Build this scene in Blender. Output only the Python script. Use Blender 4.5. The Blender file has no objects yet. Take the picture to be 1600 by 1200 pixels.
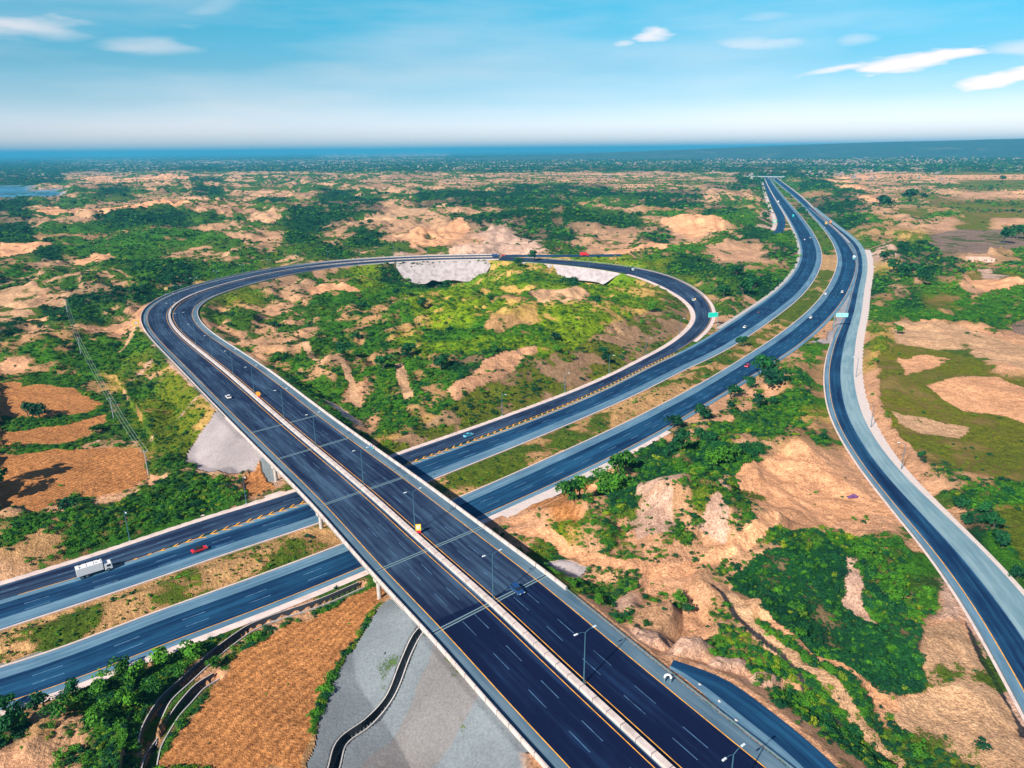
import bpy, bmesh, math, random
import numpy as np
from mathutils import Vector, Matrix

# ------------------------------------------------------------------ camera, sky, sun
S = bpy.context.scene
COL = S.collection
H = 110.0
FPX = 1111.0                       # focal length in pixels of a 1600 px wide picture
PITCH = math.atan((600 - 234) / FPX)
ROLL = math.radians(-0.55)
_fw = np.array([0, math.cos(PITCH), -math.sin(PITCH)])
_r0 = np.array([1.0, 0, 0]); _u0 = np.cross(_r0, _fw)
_c, _s = math.cos(ROLL), math.sin(ROLL)
_r = _c * _r0 + _s * _u0
_u = -_s * _r0 + _c * _u0
cam = bpy.data.objects.new('camera', bpy.data.cameras.new('camera'))
COL.objects.link(cam)
cam.data.sensor_width = 36.0
cam.data.lens = 36.0 * FPX / 1600.0
cam.data.clip_start = 1.0
cam.data.clip_end = 300000.0
cam.matrix_world = Matrix(((_r[0], _u[0], -_fw[0], 0), (_r[1], _u[1], -_fw[1], 0), (_r[2], _u[2], -_fw[2], H), (0, 0, 0, 1)))
S.camera = cam

SUN_TO = Vector((-0.505, -0.645, 0.574)).normalized()      # towards the sun
sun = bpy.data.objects.new('sun', bpy.data.lights.new('sun', 'SUN'))
COL.objects.link(sun)
sun.data.energy = 5.0
sun.data.angle = math.radians(0.5)
sun.data.color = (1.0, 0.92, 0.80)
sun.rotation_euler = SUN_TO.to_track_quat('Z', 'Y').to_euler()

W = bpy.data.worlds.new('World'); S.world = W; W.use_nodes = True
def world():
    nt = W.node_tree; nt.nodes.clear()
    N = nt.nodes.new; L = nt.links.new
    out = N('ShaderNodeOutputWorld'); bg = N('ShaderNodeBackground'); L(bg.outputs[0], out.inputs[0])
    sky = N('ShaderNodeTexSky'); sky.sky_type = 'NISHITA'; sky.sun_disc = False
    sky.sun_elevation = math.radians(35); sky.sun_rotation = math.atan2(SUN_TO.x, SUN_TO.y)
    sky.altitude = 300; sky.air_density = 1.0; sky.dust_density = 0.6; sky.ozone_density = 1.0
    bg.inputs[1].default_value = SKY_STRENGTH
    # colour grade of the clear sky by elevation: pale at the horizon, cyan above
    tc = N('ShaderNodeTexCoord'); sep = N('ShaderNodeSeparateXYZ'); L(tc.outputs['Generated'], sep.inputs[0])
    ramp = N('ShaderNodeValToRGB'); L(sep.outputs[2], ramp.inputs[0])
    e = ramp.color_ramp.elements
    e[0].position = 0.0; e[0].color = (1.0, 0.95, 1.26, 1)
    e[1].position = 0.40; e[1].color = (0.04, 0.26, 0.55, 1)
    for p, c in ((0.03, (0.92, 0.92, 1.24, 1)), (0.06, (0.56, 0.72, 0.92, 1)), (0.1, (0.31, 0.63, 0.77, 1)), (0.2, (0.05, 0.76, 0.84, 1))):
        k = e.new(p); k.color = c
    mul = N('ShaderNodeMix'); mul.data_type = 'RGBA'; mul.blend_type = 'MULTIPLY'; mul.inputs[0].default_value = 1
    L(sky.outputs[0], mul.inputs[6]); L(ramp.outputs[0], mul.inputs[7])
    col = mul.outputs[2]
    # clouds: soft streaks placed by compass direction and height
    def math_(op, a, b=None, c=None, clamp=False):
        m = N('ShaderNodeMath'); m.operation = op; m.use_clamp = clamp
        for i, v in enumerate((a, b, c)):
            if v is None: continue
            if isinstance(v, (int, float)): m.inputs[i].default_value = v
            else: L(v, m.inputs[i])
        return m.outputs[0]
    az = math_('ARCTAN2', sep.outputs[0], sep.outputs[1])
    el = math_('ARCSINE', sep.outputs[2])
    nz = N('ShaderNodeTexNoise'); nz.inputs['Scale'].default_value = 14.0; nz.inputs['Detail'].default_value = 7
    mp = N('ShaderNodeMapping'); mp.inputs['Scale'].default_value = (1, 1, 5); L(tc.outputs['Generated'], mp.inputs[0]); L(mp.outputs[0], nz.inputs[0])
    dn = math_('SUBTRACT', nz.outputs[0], 0.5)
    total = None
    for (px, py, rx, ry, tilt, dens) in CLOUDS:
        d = (_fw * FPX + _r * (px - 800) + _u * (600 - py)); d = d / np.linalg.norm(d)
        a0 = math.atan2(d[0], d[1]); e0 = math.asin(d[2])
        sx = 1.0 / (rx / FPX * 0.8); sy = 1.0 / (ry / FPX)
        x = math_('MULTIPLY', math_('SUBTRACT', az, a0), sx)
        y = math_('MULTIPLY', math_('SUBTRACT', math_('SUBTRACT', el, e0), math_('MULTIPLY', math_('SUBTRACT', az, a0), tilt)), sy)
        amp_ = 3.0 if dens > 0.5 else 1.5
        y = math_('ADD', y, math_('MULTIPLY', dn, amp_)); x = math_('ADD', x, math_('MULTIPLY', dn, amp_ * 0.8))
        r2 = math_('ADD', math_('MULTIPLY', x, x), math_('MULTIPLY', y, y))
        m = math_('SUBTRACT', 1.0, r2, clamp=True)
        m = math_('POWER', m, 0.9 if dens > 0.8 else 1.6)
        m = math_('MULTIPLY', m, dens)
        total = m if total is None else math_('MAXIMUM', total, m)
    wisp = N('ShaderNodeTexNoise'); wisp.inputs['Scale'].default_value = 2.2; wisp.inputs['Detail'].default_value = 6
    mp2 = N('ShaderNodeMapping'); mp2.inputs['Scale'].default_value = (1, 1, 7); L(tc.outputs['Generated'], mp2.inputs[0]); L(mp2.outputs[0], wisp.inputs[0])
    wm = N('ShaderNodeMapRange'); wm.inputs[1].default_value = 0.45; wm.inputs[2].default_value = 0.85; wm.inputs[3].default_value = 0; wm.inputs[4].default_value = 0.35
    L(wisp.outputs[0], wm.inputs[0])
    total = math_('MAXIMUM', total, wm.outputs[0])
    mix = N('ShaderNodeMix'); mix.data_type = 'RGBA'; L(total, mix.inputs[0]); L(col, mix.inputs[6]); mix.inputs[7].default_value = CLOUD_COL
    L(mix.outputs[2], bg.inputs[0])
SKY_STRENGTH = 0.086
CLOUD_COL = (9.6, 7.6, 7.0, 1)
CLOUDS = [(25, 36, 120, 20, -0.05, 0.45), (235, 72, 95, 13, 0.0, 0.28), (330, 12, 70, 18, 0.3, 0.18),
          (1025, 53, 45, 12, 0.0, 0.6), (975, 68, 30, 7, 0.1, 0.4), (1185, 67, 95, 12, -0.08, 0.35),
          (1200, 25, 90, 8, 0.0, 0.2), (1340, 60, 40, 10, 0.0, 0.25),
          (1440, 93, 115, 10, 0.1, 0.9), (1310, 108, 80, 6, 0.12, 0.6), (1580, 118, 85, 11, 0.16, 0.9), (1600, 75, 60, 14, 0.0, 0.35)]
world()
S.render.engine = 'CYCLES'
vs = S.view_settings
vs.view_transform = 'Standard'; vs.look = 'None'; vs.gamma = 1.0; vs.use_curve_mapping = False
vs.exposure = 0.85
S.cycles.volume_bounces = 1
S.cycles.max_bounces = 5
S.cycles.transparent_max_bounces = 8

# ------------------------------------------------------------------ helpers
rng = np.random.default_rng(11)
random.seed(5)
def P(u, v, z=0.0):
    d = _fw * FPX + _r * (u - 800) + _u * (600 - v)
    return np.array([0, 0, H]) + d * ((z - H) / d[2])
def proj(X):
    d = X - np.array([0, 0, H])
    a = d @ _fw; a = np.where(a < 1, 1, a)
    return 800 + FPX * (d @ _r) / a, 600 - FPX * (d @ _u) / a, a

_T = rng.random((4, 256, 256))
def vnoise(x, y, k=0):
    xi = np.floor(x).astype(int); yi = np.floor(y).astype(int)
    fx = x - xi; fy = y - yi
    fx = fx * fx * (3 - 2 * fx); fy = fy * fy * (3 - 2 * fy)
    T = _T[k]
    a = T[xi & 255, yi & 255]; b = T[(xi + 1) & 255, yi & 255]; c = T[xi & 255, (yi + 1) & 255]; d = T[(xi + 1) & 255, (yi + 1) & 255]
    return (a * (1 - fx) + b * fx) * (1 - fy) + (c * (1 - fx) + d * fx) * fy
def fbm(x, y, sc, oc=4, k=0):
    v = 0; amp = 1; tot = 0
    for i in range(oc):
        v = v + amp * vnoise(x / sc + 17.3 * i, y / sc + 5.1 * i, k); tot += amp; amp *= 0.5; sc *= 0.5
    return v / tot

def tag(o, label=None, cat=None, group=None, kind=None):
    if label: o['label'] = label
    if cat: o['category'] = cat
    if group: o['group'] = group
    if kind: o['kind'] = kind
    return o
def empty(name, loc, rz=0.0, label=None, cat=None, group=None):
    o = bpy.data.objects.new(name, None); COL.objects.link(o)
    o.empty_display_size = 0.5
    o.location = loc; o.rotation_euler = (0, 0, rz)
    return tag(o, label, cat, group)

class MB:
    """collects faces, built as one mesh object"""
    def __init__(s): s.v = []; s.f = []; s.m = []; s.uv = []
    def quad(s, a, b, c, d, m=0, uv=None):
        n = len(s.v); s.v += [tuple(a), tuple(b), tuple(c), tuple(d)]; s.f.append((n, n + 1, n + 2, n + 3)); s.m.append(m)
        s.uv.append(uv or ((0, 0), (1, 0), (1, 1), (0, 1)))
    def poly(s, pts, m=0):
        n = len(s.v); s.v += [tuple(p) for p in pts]; s.f.append(tuple(range(n, n + len(pts)))); s.m.append(m); s.uv.append([(p[0], p[1]) for p in pts])
    def box(s, c, size, rz=0.0, m=0, taper=1.0, top_shift=(0, 0)):
        hx, hy, hz = size[0] / 2, size[1] / 2, size[2] / 2
        co, si = math.cos(rz), math.sin(rz)
        pts = []
        for z, t, sh in ((-hz, 1, (0, 0)), (hz, taper, top_shift)):
            for x, y in ((-hx, -hy), (hx, -hy), (hx, hy), (-hx, hy)):
                x = x * t + sh[0]; y = y * t + sh[1]
                pts.append((c[0] + x * co - y * si, c[1] + x * si + y * co, c[2] + z))
        n = len(s.v); s.v += pts
        for f in ((0, 3, 2, 1), (4, 5, 6, 7), (0, 1, 5, 4), (1, 2, 6, 5), (2, 3, 7, 6), (3, 0, 4, 7)):
            s.f.append(tuple(n + i for i in f)); s.m.append(m); s.uv.append(((0, 0), (1, 0), (1, 1), (0, 1)))
    def tube(s, a, b, r0, r1=None, n=8, m=0, caps=True):
        if r1 is None: r1 = r0
        a = Vector(a); b = Vector(b); d = (b - a)
        if d.length < 1e-6: return
        d.normalize()
        x = d.orthogonal().normalized(); y = d.cross(x)
        k = len(s.v)
        for p, r in ((a, r0), (b, r1)):
            for i in range(n):
                t = 2 * math.pi * i / n
                s.v.append(tuple(p + x * (r * math.cos(t)) + y * (r * math.sin(t))))
        for i in range(n):
            j = (i + 1) % n
            s.f.append((k + i, k + j, k + n + j, k + n + i)); s.m.append(m); s.uv.append(((0, 0), (1, 0), (1, 1), (0, 1)))
        if caps:
            s.f.append(tuple(k + n - 1 - i for i in range(n))); s.m.append(m); s.uv.append([(0, 0)] * n)
            s.f.append(tuple(k + n + i for i in range(n))); s.m.append(m); s.uv.append([(0, 0)] * n)
    def build(s, name, mats, parent=None, smooth=False, bevel=0):
        me = bpy.data.meshes.new(name)
        me.from_pydata(s.v, [], s.f)
        uvl = me.uv_layers.new(name='UVMap')
        flat = np.array([c for u in s.uv for p in u for c in p], dtype=np.float32)
        if len(flat): uvl.data.foreach_set('uv', flat)
        if not isinstance(mats, (list, tuple)): mats = [mats]
        for m in mats: me.materials.append(m)
        if s.m: me.polygons.foreach_set('material_index', s.m)
        if smooth: me.polygons.foreach_set('use_smooth', [True] * len(me.polygons))
        me.update()
        o = bpy.data.objects.new(name, me); COL.objects.link(o)
        if parent: o.parent = parent
        if bevel:
            md = o.modifiers.new('bevel', 'BEVEL'); md.width = bevel; md.segments = 2; md.limit_method = 'ANGLE'
        return o
def copy_tree(o, parent=None):
    c = o.copy(); COL.objects.link(c)
    if parent: c.parent = parent
    for ch in list(o.children): copy_tree(ch, c)
    return c

# ------------------------------------------------------------------ materials
def newmat(name):
    m = bpy.data.materials.new(name); m.use_nodes = True
    nt = m.node_tree; b = nt.nodes['Principled BSDF']
    return m, nt, b
def noise(nt, scale, detail=5, rough=0.55, coord=None, vec=None, w=None):
    n = nt.nodes.new('ShaderNodeTexNoise'); n.inputs['Scale'].default_value = scale
    n.inputs['Detail'].default_value = detail; n.inputs['Roughness'].default_value = rough
    if vec is not None: nt.links.new(vec, n.inputs[0])
    return n.outputs[0]
def ramp(nt, fac, stops):
    r = nt.nodes.new('ShaderNodeValToRGB'); nt.links.new(fac, r.inputs[0])
    e = r.color_ramp.elements
    e[0].position = stops[0][0]; e[0].color = (*stops[0][1], 1)
    e[1].position = stops[-1][0]; e[1].color = (*stops[-1][1], 1)
    for p, c in stops[1:-1]:
        k = e.new(p); k.color = (*c, 1)
    return r.outputs[0]
def geo_pos(nt):
    return nt.nodes.new('ShaderNodeNewGeometry').outputs['Position']
def mixc(nt, fac, a, b, mode='MIX'):
    m = nt.nodes.new('ShaderNodeMix'); m.data_type = 'RGBA'; m.blend_type = mode
    for i, v in ((0, fac), (6, a), (7, b)):
        if hasattr(v, 'links'): nt.links.new(v, m.inputs[i])
        elif i == 0: m.inputs[0].default_value = v
        else: m.inputs[i].default_value = (*v, 1)
    return m.outputs[2]
def maprange(nt, v, a, b, c=0.0, d=1.0, smooth=False):
    m = nt.nodes.new('ShaderNodeMapRange'); m.inputs[1].default_value = a; m.inputs[2].default_value = b
    m.inputs[3].default_value = c; m.inputs[4].default_value = d
    if smooth: m.interpolation_type = 'SMOOTHSTEP'
    nt.links.new(v, m.inputs[0]); return m.outputs[0]
def mth(nt, op, a, b=None):
    m = nt.nodes.new('ShaderNodeMath'); m.operation = op
    for i, v in enumerate((a, b)):
        if v is None: continue
        if hasattr(v, 'links'): nt.links.new(v, m.inputs[i])
        else: m.inputs[i].default_value = v
    return m.outputs[0]
def bump(nt, b, h, strength=0.5, dist=0.1):
    n = nt.nodes.new('ShaderNodeBump'); n.inputs['Strength'].default_value = strength; n.inputs['Distance'].default_value = dist
    nt.links.new(h, n.inputs['Height']); nt.links.new(n.outputs[0], b.inputs['Normal'])
def flatmat(name, c, rough=0.6, metal=0.0, var=0.15, sc=2.0, spec=0.5):
    m, nt, b = newmat(name)
    n = noise(nt, sc, 5, 0.6, vec=geo_pos(nt))
    k = ramp(nt, n, [(0.3, tuple(x * (1 - var) for x in c)), (0.7, tuple(min(1, x * (1 + var)) for x in c))])
    nt.links.new(k, b.inputs['Base Color']); b.inputs['Roughness'].default_value = rough; b.inputs['Metallic'].default_value = metal
    b.inputs['Specular IOR Level'].default_value = spec
    return m
def asphalt(name, dark, light, bias=0.5, stretch=0.02):
    """worn road surface: streaks run along the road (UV in metres: across, along)"""
    m, nt, b = newmat(name)
    uv = nt.nodes.new('ShaderNodeUVMap'); uv.uv_map = 'UVMap'
    mp = nt.nodes.new('ShaderNodeMapping'); mp.inputs['Scale'].default_value = (0.55, stretch, 1); nt.links.new(uv.outputs[0], mp.inputs[0])
    n1 = noise(nt, 1.0, 6, 0.62, vec=mp.outputs[0])
    mp2 = nt.nodes.new('ShaderNodeMapping'); mp2.inputs['Scale'].default_value = (1.6, 0.12, 1); nt.links.new(uv.outputs[0], mp2.inputs[0])
    n2 = noise(nt, 1.0, 5, 0.7, vec=mp2.outputs[0])
    n3 = noise(nt, 0.03, 4, 0.6, vec=uv.outputs[0])
    s = mth(nt, 'ADD', mth(nt, 'MULTIPLY', n1, 0.6), mth(nt, 'ADD', mth(nt, 'MULTIPLY', n2, 0.25), mth(nt, 'MULTIPLY', n3, 0.4)))
    su = nt.nodes.new('ShaderNodeSeparateXYZ'); nt.links.new(uv.outputs[0], su.inputs[0])
    tr = mth(nt, 'SINE', mth(nt, 'MULTIPLY', su.outputs[0], 2 * math.pi / 1.85)); lane = mth(nt, 'SINE', mth(nt, 'MULTIPLY', su.outputs[0], 2 * math.pi / 7.4))
    s = mth(nt, 'ADD', s, mth(nt, 'ADD', mth(nt, 'MULTIPLY', tr, 0.022), mth(nt, 'MULTIPLY', lane, 0.03)))
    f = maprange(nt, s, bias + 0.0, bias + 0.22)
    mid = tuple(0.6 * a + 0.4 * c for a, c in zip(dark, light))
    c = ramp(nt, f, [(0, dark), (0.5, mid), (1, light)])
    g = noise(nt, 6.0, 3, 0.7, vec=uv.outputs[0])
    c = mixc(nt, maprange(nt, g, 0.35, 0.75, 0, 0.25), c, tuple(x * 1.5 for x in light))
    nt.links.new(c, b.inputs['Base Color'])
    b.inputs['Roughness'].default_value = 0.85; b.inputs['Specular IOR Level'].default_value = 0.12
    bump(nt, b, g, 0.25, 0.02)
    return m
def concrete(name, c, stain=(0.22, 0.2, 0.18), sc=0.6, amt=0.5, joints=0.0):
    m, nt, b = newmat(name)
    p = geo_pos(nt)
    n = noise(nt, sc, 6, 0.65, vec=p); n2 = noise(nt, sc * 9, 4, 0.6, vec=p)
    f = maprange(nt, n, 0.42, 0.75, 0, amt)
    k = mixc(nt, f, c, stain)
    k = mixc(nt, maprange(nt, n2, 0.4, 0.8, 0, 0.35), k, tuple(x * 0.6 for x in c))
    nt.links.new(k, b.inputs['Base Color']); b.inputs['Roughness'].default_value = 0.85; b.inputs['Specular IOR Level'].default_value = 0.2
    bump(nt, b, n2, 0.4, 0.05)
    return m
M = {}
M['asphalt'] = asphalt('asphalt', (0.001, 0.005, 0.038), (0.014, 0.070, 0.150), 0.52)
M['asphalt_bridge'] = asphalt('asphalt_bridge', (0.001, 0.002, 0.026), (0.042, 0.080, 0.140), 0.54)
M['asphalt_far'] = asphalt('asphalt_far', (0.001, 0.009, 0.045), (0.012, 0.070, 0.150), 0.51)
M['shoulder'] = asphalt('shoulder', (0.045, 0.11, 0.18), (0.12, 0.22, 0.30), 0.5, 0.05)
M['shoulder_bridge'] = asphalt('shoulder_bridge', (0.035, 0.08, 0.13), (0.11, 0.17, 0.22), 0.5, 0.03)
M['shoulder_worn'] = asphalt('shoulder_worn', (0.10, 0.19, 0.24), (0.20, 0.30, 0.34), 0.5, 0.05)
M['yellow'] = flatmat('yellow_paint', (0.70, 0.33, 0.03), 0.7, var=0.35, sc=0.6)
M['white_line'] = flatmat('white_line_paint', (0.10, 0.22, 0.36), 0.7, var=0.6, sc=0.6)
M['white_worn'] = flatmat('worn_white_paint', (0.05, 0.12, 0.23), 0.7, var=0.7, sc=0.4)
M['concrete'] = concrete('pale_concrete', (0.60, 0.51, 0.48), amt=0.35)
def barrier_mat():
    m = concrete('barrier_concrete', (0.58, 0.49, 0.46), (0.22, 0.18, 0.17), 0.35, 0.6); nt = m.node_tree; b = nt.nodes['Principled BSDF']; src = b.inputs['Base Color'].links[0].from_socket
    uv = nt.nodes.new('ShaderNodeUVMap'); uv.uv_map = 'UVMap'; sp = nt.nodes.new('ShaderNodeSeparateXYZ'); nt.links.new(uv.outputs[0], sp.inputs[0])
    j = mth(nt, 'LESS_THAN', sp.outputs[1], 0.045); nt.links.new(mixc(nt, mth(nt, 'MULTIPLY', j, 0.8), src, (0.06, 0.05, 0.05)), b.inputs['Base Color']); return m
M['barrier'] = barrier_mat()
M['concrete_grey'] = concrete('grey_concrete', (0.45, 0.42, 0.40), (0.16, 0.17, 0.18))
M['verge'] = concrete('gravel_verge', (0.68, 0.54, 0.50), (0.30, 0.27, 0.27), 0.35, 0.75)
M['kerb'] = concrete('kerb', (0.62, 0.50, 0.46), (0.3, 0.25, 0.2), 0.5)
M['drain_shade'] = flatmat('drain_shade_concrete', (0.05, 0.055, 0.07), 0.8)  # near-black concrete: shade inside the sunken drains put into the colour
M['dark'] = flatmat('dark_joint_and_shade', (0.01, 0.012, 0.03), 0.9)
M['steel'] = flatmat('galvanised_steel', (0.22, 0.34, 0.38), 0.45, 0.6)
M['lamp_steel'] = flatmat('lamp_steel', (0.06, 0.17, 0.24), 0.5, 0.4)
M['lamp_head'] = flatmat('lamp_head', (0.55, 0.62, 0.66), 0.4)
M['sign_green'] = flatmat('sign_green', (0.01, 0.50, 0.38), 0.4)
M['sign_teal'] = flatmat('sign_teal', (0.20, 0.55, 0.60), 0.4)
M['sign_yellow'] = flatmat('sign_yellow', (0.85, 0.50, 0.02), 0.5)
M['sign_orange'] = flatmat('sign_orange', (0.60, 0.26, 0.02), 0.5)
M['sign_red'] = flatmat('sign_red', (0.75, 0.02, 0.05), 0.5)
M['sign_pale'] = flatmat('sign_pale', (0.75, 0.55, 0.52), 0.5)
M['white'] = flatmat('white_paint', (0.8, 0.8, 0.8), 0.4, var=0.05)
M['rubber'] = flatmat('rubber', (0.01, 0.01, 0.012), 0.8)
M['glass'] = flatmat('vehicle_glass', (0.01, 0.02, 0.035), 0.08, var=0)
M['wood'] = flatmat('wood_pole', (0.16, 0.17, 0.18), 0.8)
M['wire'] = flatmat('wire', (0.25, 0.30, 0.32), 0.6)
M['bark'] = flatmat('bark', (0.07, 0.06, 0.05), 0.9)

# ------------------------------------------------------------------ roads as ribbons
def resample(pts, step):
    pts = np.array(pts, float)
    # Catmull-Rom through the points, then even spacing
    out = []
    n = len(pts)
    for i in range(n - 1):
        p0 = pts[max(i - 1, 0)]; p1 = pts[i]; p2 = pts[i + 1]; p3 = pts[min(i + 2, n - 1)]
        d = np.linalg.norm(p2 - p1); k = max(2, int(d / step) + 1)
        d01 = max(np.linalg.norm(p1 - p0), 1e-3); d23 = max(np.linalg.norm(p3 - p2), 1e-3)
        m1 = (p2 - p0) / (d01 + d) * d if i > 0 else (p2 - p1)
        m2 = (p3 - p1) / (d + d23) * d if i < n - 2 else (p2 - p1)
        for t in np.linspace(0, 1, k, endpoint=False):
            t2, t3 = t * t, t * t * t
            out.append((2 * t3 - 3 * t2 + 1) * p1 + (t3 - 2 * t2 + t) * m1 + (-2 * t3 + 3 * t2) * p2 + (t3 - t2) * m2)
    out.append(pts[-1]); out = np.array(out)
    L = np.r_[0, np.cumsum(np.linalg.norm(np.diff(out[:, :2], axis=0), axis=1))]
    s = np.arange(0, L[-1], step)
    return np.stack([np.interp(s, L, out[:, k]) for k in range(3)], 1)
def smooth1(a, s, pos):
    """gaussian smoothing whose reach s (samples) may vary along the line"""
    n = len(a); idx = np.arange(n); out = np.empty_like(a)
    for i in range(n):
        w = min(int(3 * s[i]) + 1, i, n - 1 - i) if pos else int(3 * s[i]) + 1
        lo, hi = max(0, i - w), min(n, i + w + 1)
        k = np.exp(-0.5 * ((idx[lo:hi] - i) / max(s[i], 0.3)) ** 2)
        out[i] = (a[lo:hi] * (k[:, None] if a.ndim > 1 else k)).sum(0) / k.sum()
    return out
class Ribbon:
    """left edge line + width: point(i, off) measures off metres to the right of the left edge"""
    def __init__(s, A, B=None, step=4.0, width=None, sm=1.0, ext0=0, ext1=0):
        a = [P(*p) if len(p) == 3 else P(p[0], p[1], 0) for p in A]
        a = resample(a, step)
        if ext0:
            d = (a[0] - a[4]); d[2] = 0; d /= np.linalg.norm(d)
            a = np.vstack([[a[0] + d * step * k for k in range(int(ext0 / step), 0, -1)], a])
        if ext1:
            d = (a[-1] - a[-5]); d[2] = 0; d /= np.linalg.norm(d)
            a = np.vstack([a, [a[-1] + d * step * k for k in range(1, int(ext1 / step) + 1)]])
        dist = np.hypot(a[:, 0], a[:, 1])
        sg = sm * (2.0 + (dist / 300.0) ** 2 * 1.6) * 4.0 / step
        a = smooth1(a, sg, True)
        s.p = a; s.tangents()
        n = len(a)
        if B is not None:
            b = np.array([P(*p) if len(p) == 3 else P(p[0], p[1], 0) for p in B]); b = resample(b, step)
            w = np.full(n, np.nan)
            for i in range(n):
                q = b[:, :2] - a[i, :2]
                al = q @ s.t[i, :2]; ac = q @ s.nr[i, :2]
                sg_ = np.where(np.diff(np.sign(al)) != 0)[0]
                best = None
                for j in sg_:
                    k = al[j] / (al[j] - al[j + 1]); x = ac[j] + k * (ac[j + 1] - ac[j])
                    if 1 < x < 70 and (best is None or x < best): best = x
                if best is not None: w[i] = best
            ok = ~np.isnan(w); ii = np.arange(n)
            w = np.interp(ii, ii[ok], w[ok])
            w = smooth1(w, sg * 2.5, False)
        else: w = np.full(n, float(width))
        s.w = w
        s.s = np.r_[0, np.cumsum(np.linalg.norm(np.diff(a[:, :2], axis=0), axis=1))]
    def tangents(s):
        t = np.gradient(s.p, axis=0); t[:, 2] = 0; t /= np.linalg.norm(t, axis=1)[:, None]
        s.t = t; s.nr = np.stack([t[:, 1], -t[:, 0], np.zeros(len(t))], 1)
    def off(s, o, dz=0.0):
        """o may be a number, an array, or a function of width"""
        if callable(o): o = o(s.w)
        o = np.broadcast_to(o, (len(s.p),))
        q = s.p + s.nr * o[:, None]; q = q.copy(); q[:, 2] += dz
        return q
    def near(s, u, v, z=0.0):
        q = P(u, v, z); return int(np.argmin(np.hypot(*(s.p[:, :2] - q[:2]).T)))
    def at(s, sv, o, dz=0.0):
        q = s.off(o, dz); return np.array([np.interp(sv, s.s, q[:, k]) for k in range(3)])
    def dir(s, sv):
        i = int(np.clip(np.searchsorted(s.s, sv), 0, len(s.p) - 1)); return math.atan2(s.t[i, 1], s.t[i, 0])
    def locate(s, u, v, z=0.0):
        """arc length and offset of a photographed point"""
        q = P(u, v, z); i = int(np.argmin(np.hypot(*((s.off(s.w / 2) - q)[:, :2].T))))
        e = q - s.p[i]; return s.s[i] + e @ s.t[i], e @ s.nr[i]
def strip(mb, rb, o0, o1, dz, m=0, i0=0, i1=None, two=False):
    a = rb.off(o0, dz); b = rb.off(o1, dz); i1 = len(a) - 1 if i1 is None else i1
    oo0 = np.broadcast_to(o0(rb.w) if callable(o0) else o0, (len(a),)); oo1 = np.broadcast_to(o1(rb.w) if callable(o1) else o1, (len(a),))
    for i in range(i0, i1):
        mb.quad(b[i], b[i + 1], a[i + 1], a[i], m, ((oo1[i], rb.s[i]), (oo1[i + 1], rb.s[i + 1]), (oo0[i + 1], rb.s[i + 1]), (oo0[i], rb.s[i])))
def dash(mb, rb, o, w, L, gap, dz, m=0, s0=None, s1=None):
    s0 = rb.s[0] if s0 is None else s0; s1 = rb.s[-1] if s1 is None else s1
    x = s0
    while x + L < s1:
        a0 = rb.at(x, o, dz); a1 = rb.at(x + L, o, dz)
        i = int(np.clip(np.searchsorted(rb.s, x), 0, len(rb.p) - 1)); nr = rb.nr[i] * w
        mb.quad(a0 + nr, a1 + nr, a1, a0, m); x += L + gap
def wall(mb, rb, o, th, z0, z1, m=0, i0=0, i1=None, shape=None):
    """a solid running wall of thickness th standing on offset o"""
    a = rb.off(o); o2 = (lambda w: (o(w) if callable(o) else o) + th); b = rb.off(o2)
    i1 = len(a) - 1 if i1 is None else i1
    def z(p, h): q = p.copy(); q[2] += h; return q
    for i in range(i0, i1):
        mb.quad(z(a[i], z0), z(a[i], z1), z(a[i + 1], z1), z(a[i + 1], z0), m)
        mb.quad(z(b[i + 1], z0), z(b[i + 1], z1), z(b[i], z1), z(b[i], z0), m)
        mb.quad(z(b[i], z1), z(b[i + 1], z1), z(a[i + 1], z1), z(a[i], z1), m, ((0, 0), (0, 1), (1, 1), (1, 0)))
        mb.quad(z(a[i], z0), z(a[i + 1], z0), z(b[i + 1], z0), z(b[i], z0), m)
    for i, f in ((i0, 0), (i1, 1)):
        q = [z(a[i], z0), z(b[i], z0), z(b[i], z1), z(a[i], z1)]
        mb.quad(*(q if not f else q[::-1]), m)

ZO = 8.0
def z8(l): return [(u, v, ZO) for u, v in l]
O_A = z8([(835, 1183), (750, 1088), (682, 1008), (575, 892), (490, 794), (420, 722), (357, 658), (275, 572), (228, 522), (217, 500), (219, 485), (237, 470), (262, 458), (300, 446), (337, 437), (412, 420), (500, 409), (600, 401.5), (690, 399), (785, 398)])
O_B = z8([(1160, 1143), (1050, 1052), (970, 990), (875, 912), (750, 818), (632, 735), (550, 675), (500, 640), (400, 562), (320, 515), (305, 497), (308, 481), (332, 465), (375, 450), (425, 439), (475, 430), (520, 421), (600, 409), (690, 406), (785, 405)])
O = Ribbon(O_A, O_B, 4.0, ext0=140)
R_A = [(785, 401.5, 8), (847, 404, 8), (917, 409, 7.6), (987, 417, 6.5), (1012, 421, 6), (1050, 432, 4.8), (1087, 452, 3), (1110, 475, 1.4), (1114, 492, 0.4), (1108, 509, 0), (1087, 530, 0), (1065, 546, 0), (1050, 553, 0), (937, 609, 0), (800, 665, 0), (640, 722, 0), (465, 788, 0), (350, 825, 0), (195, 878, 0), (100, 908, 0), (0, 938, 0)]
R_B = [(785, 406, 8), (850, 408.5, 8), (925, 420, 7.6), (982, 428, 6.5), (1025, 442, 5.2), (1050, 454, 4.3), (1080, 471, 2.2), (1091, 482, 1.2), (1090, 495, 0.4), (1075, 517, 0), (1050, 535, 0), (1000, 566, 0), (950, 590, 0), (900, 611, 0), (850, 630, 0), (800, 648, 0), (627, 710, 0), (400, 789, 0), (300, 817, 0), (200, 852, 0), (100, 885, 0), (0, 917, 0)]
R = Ribbon(R_A, R_B, 4.0, ext1=120, sm=0.7)
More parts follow.
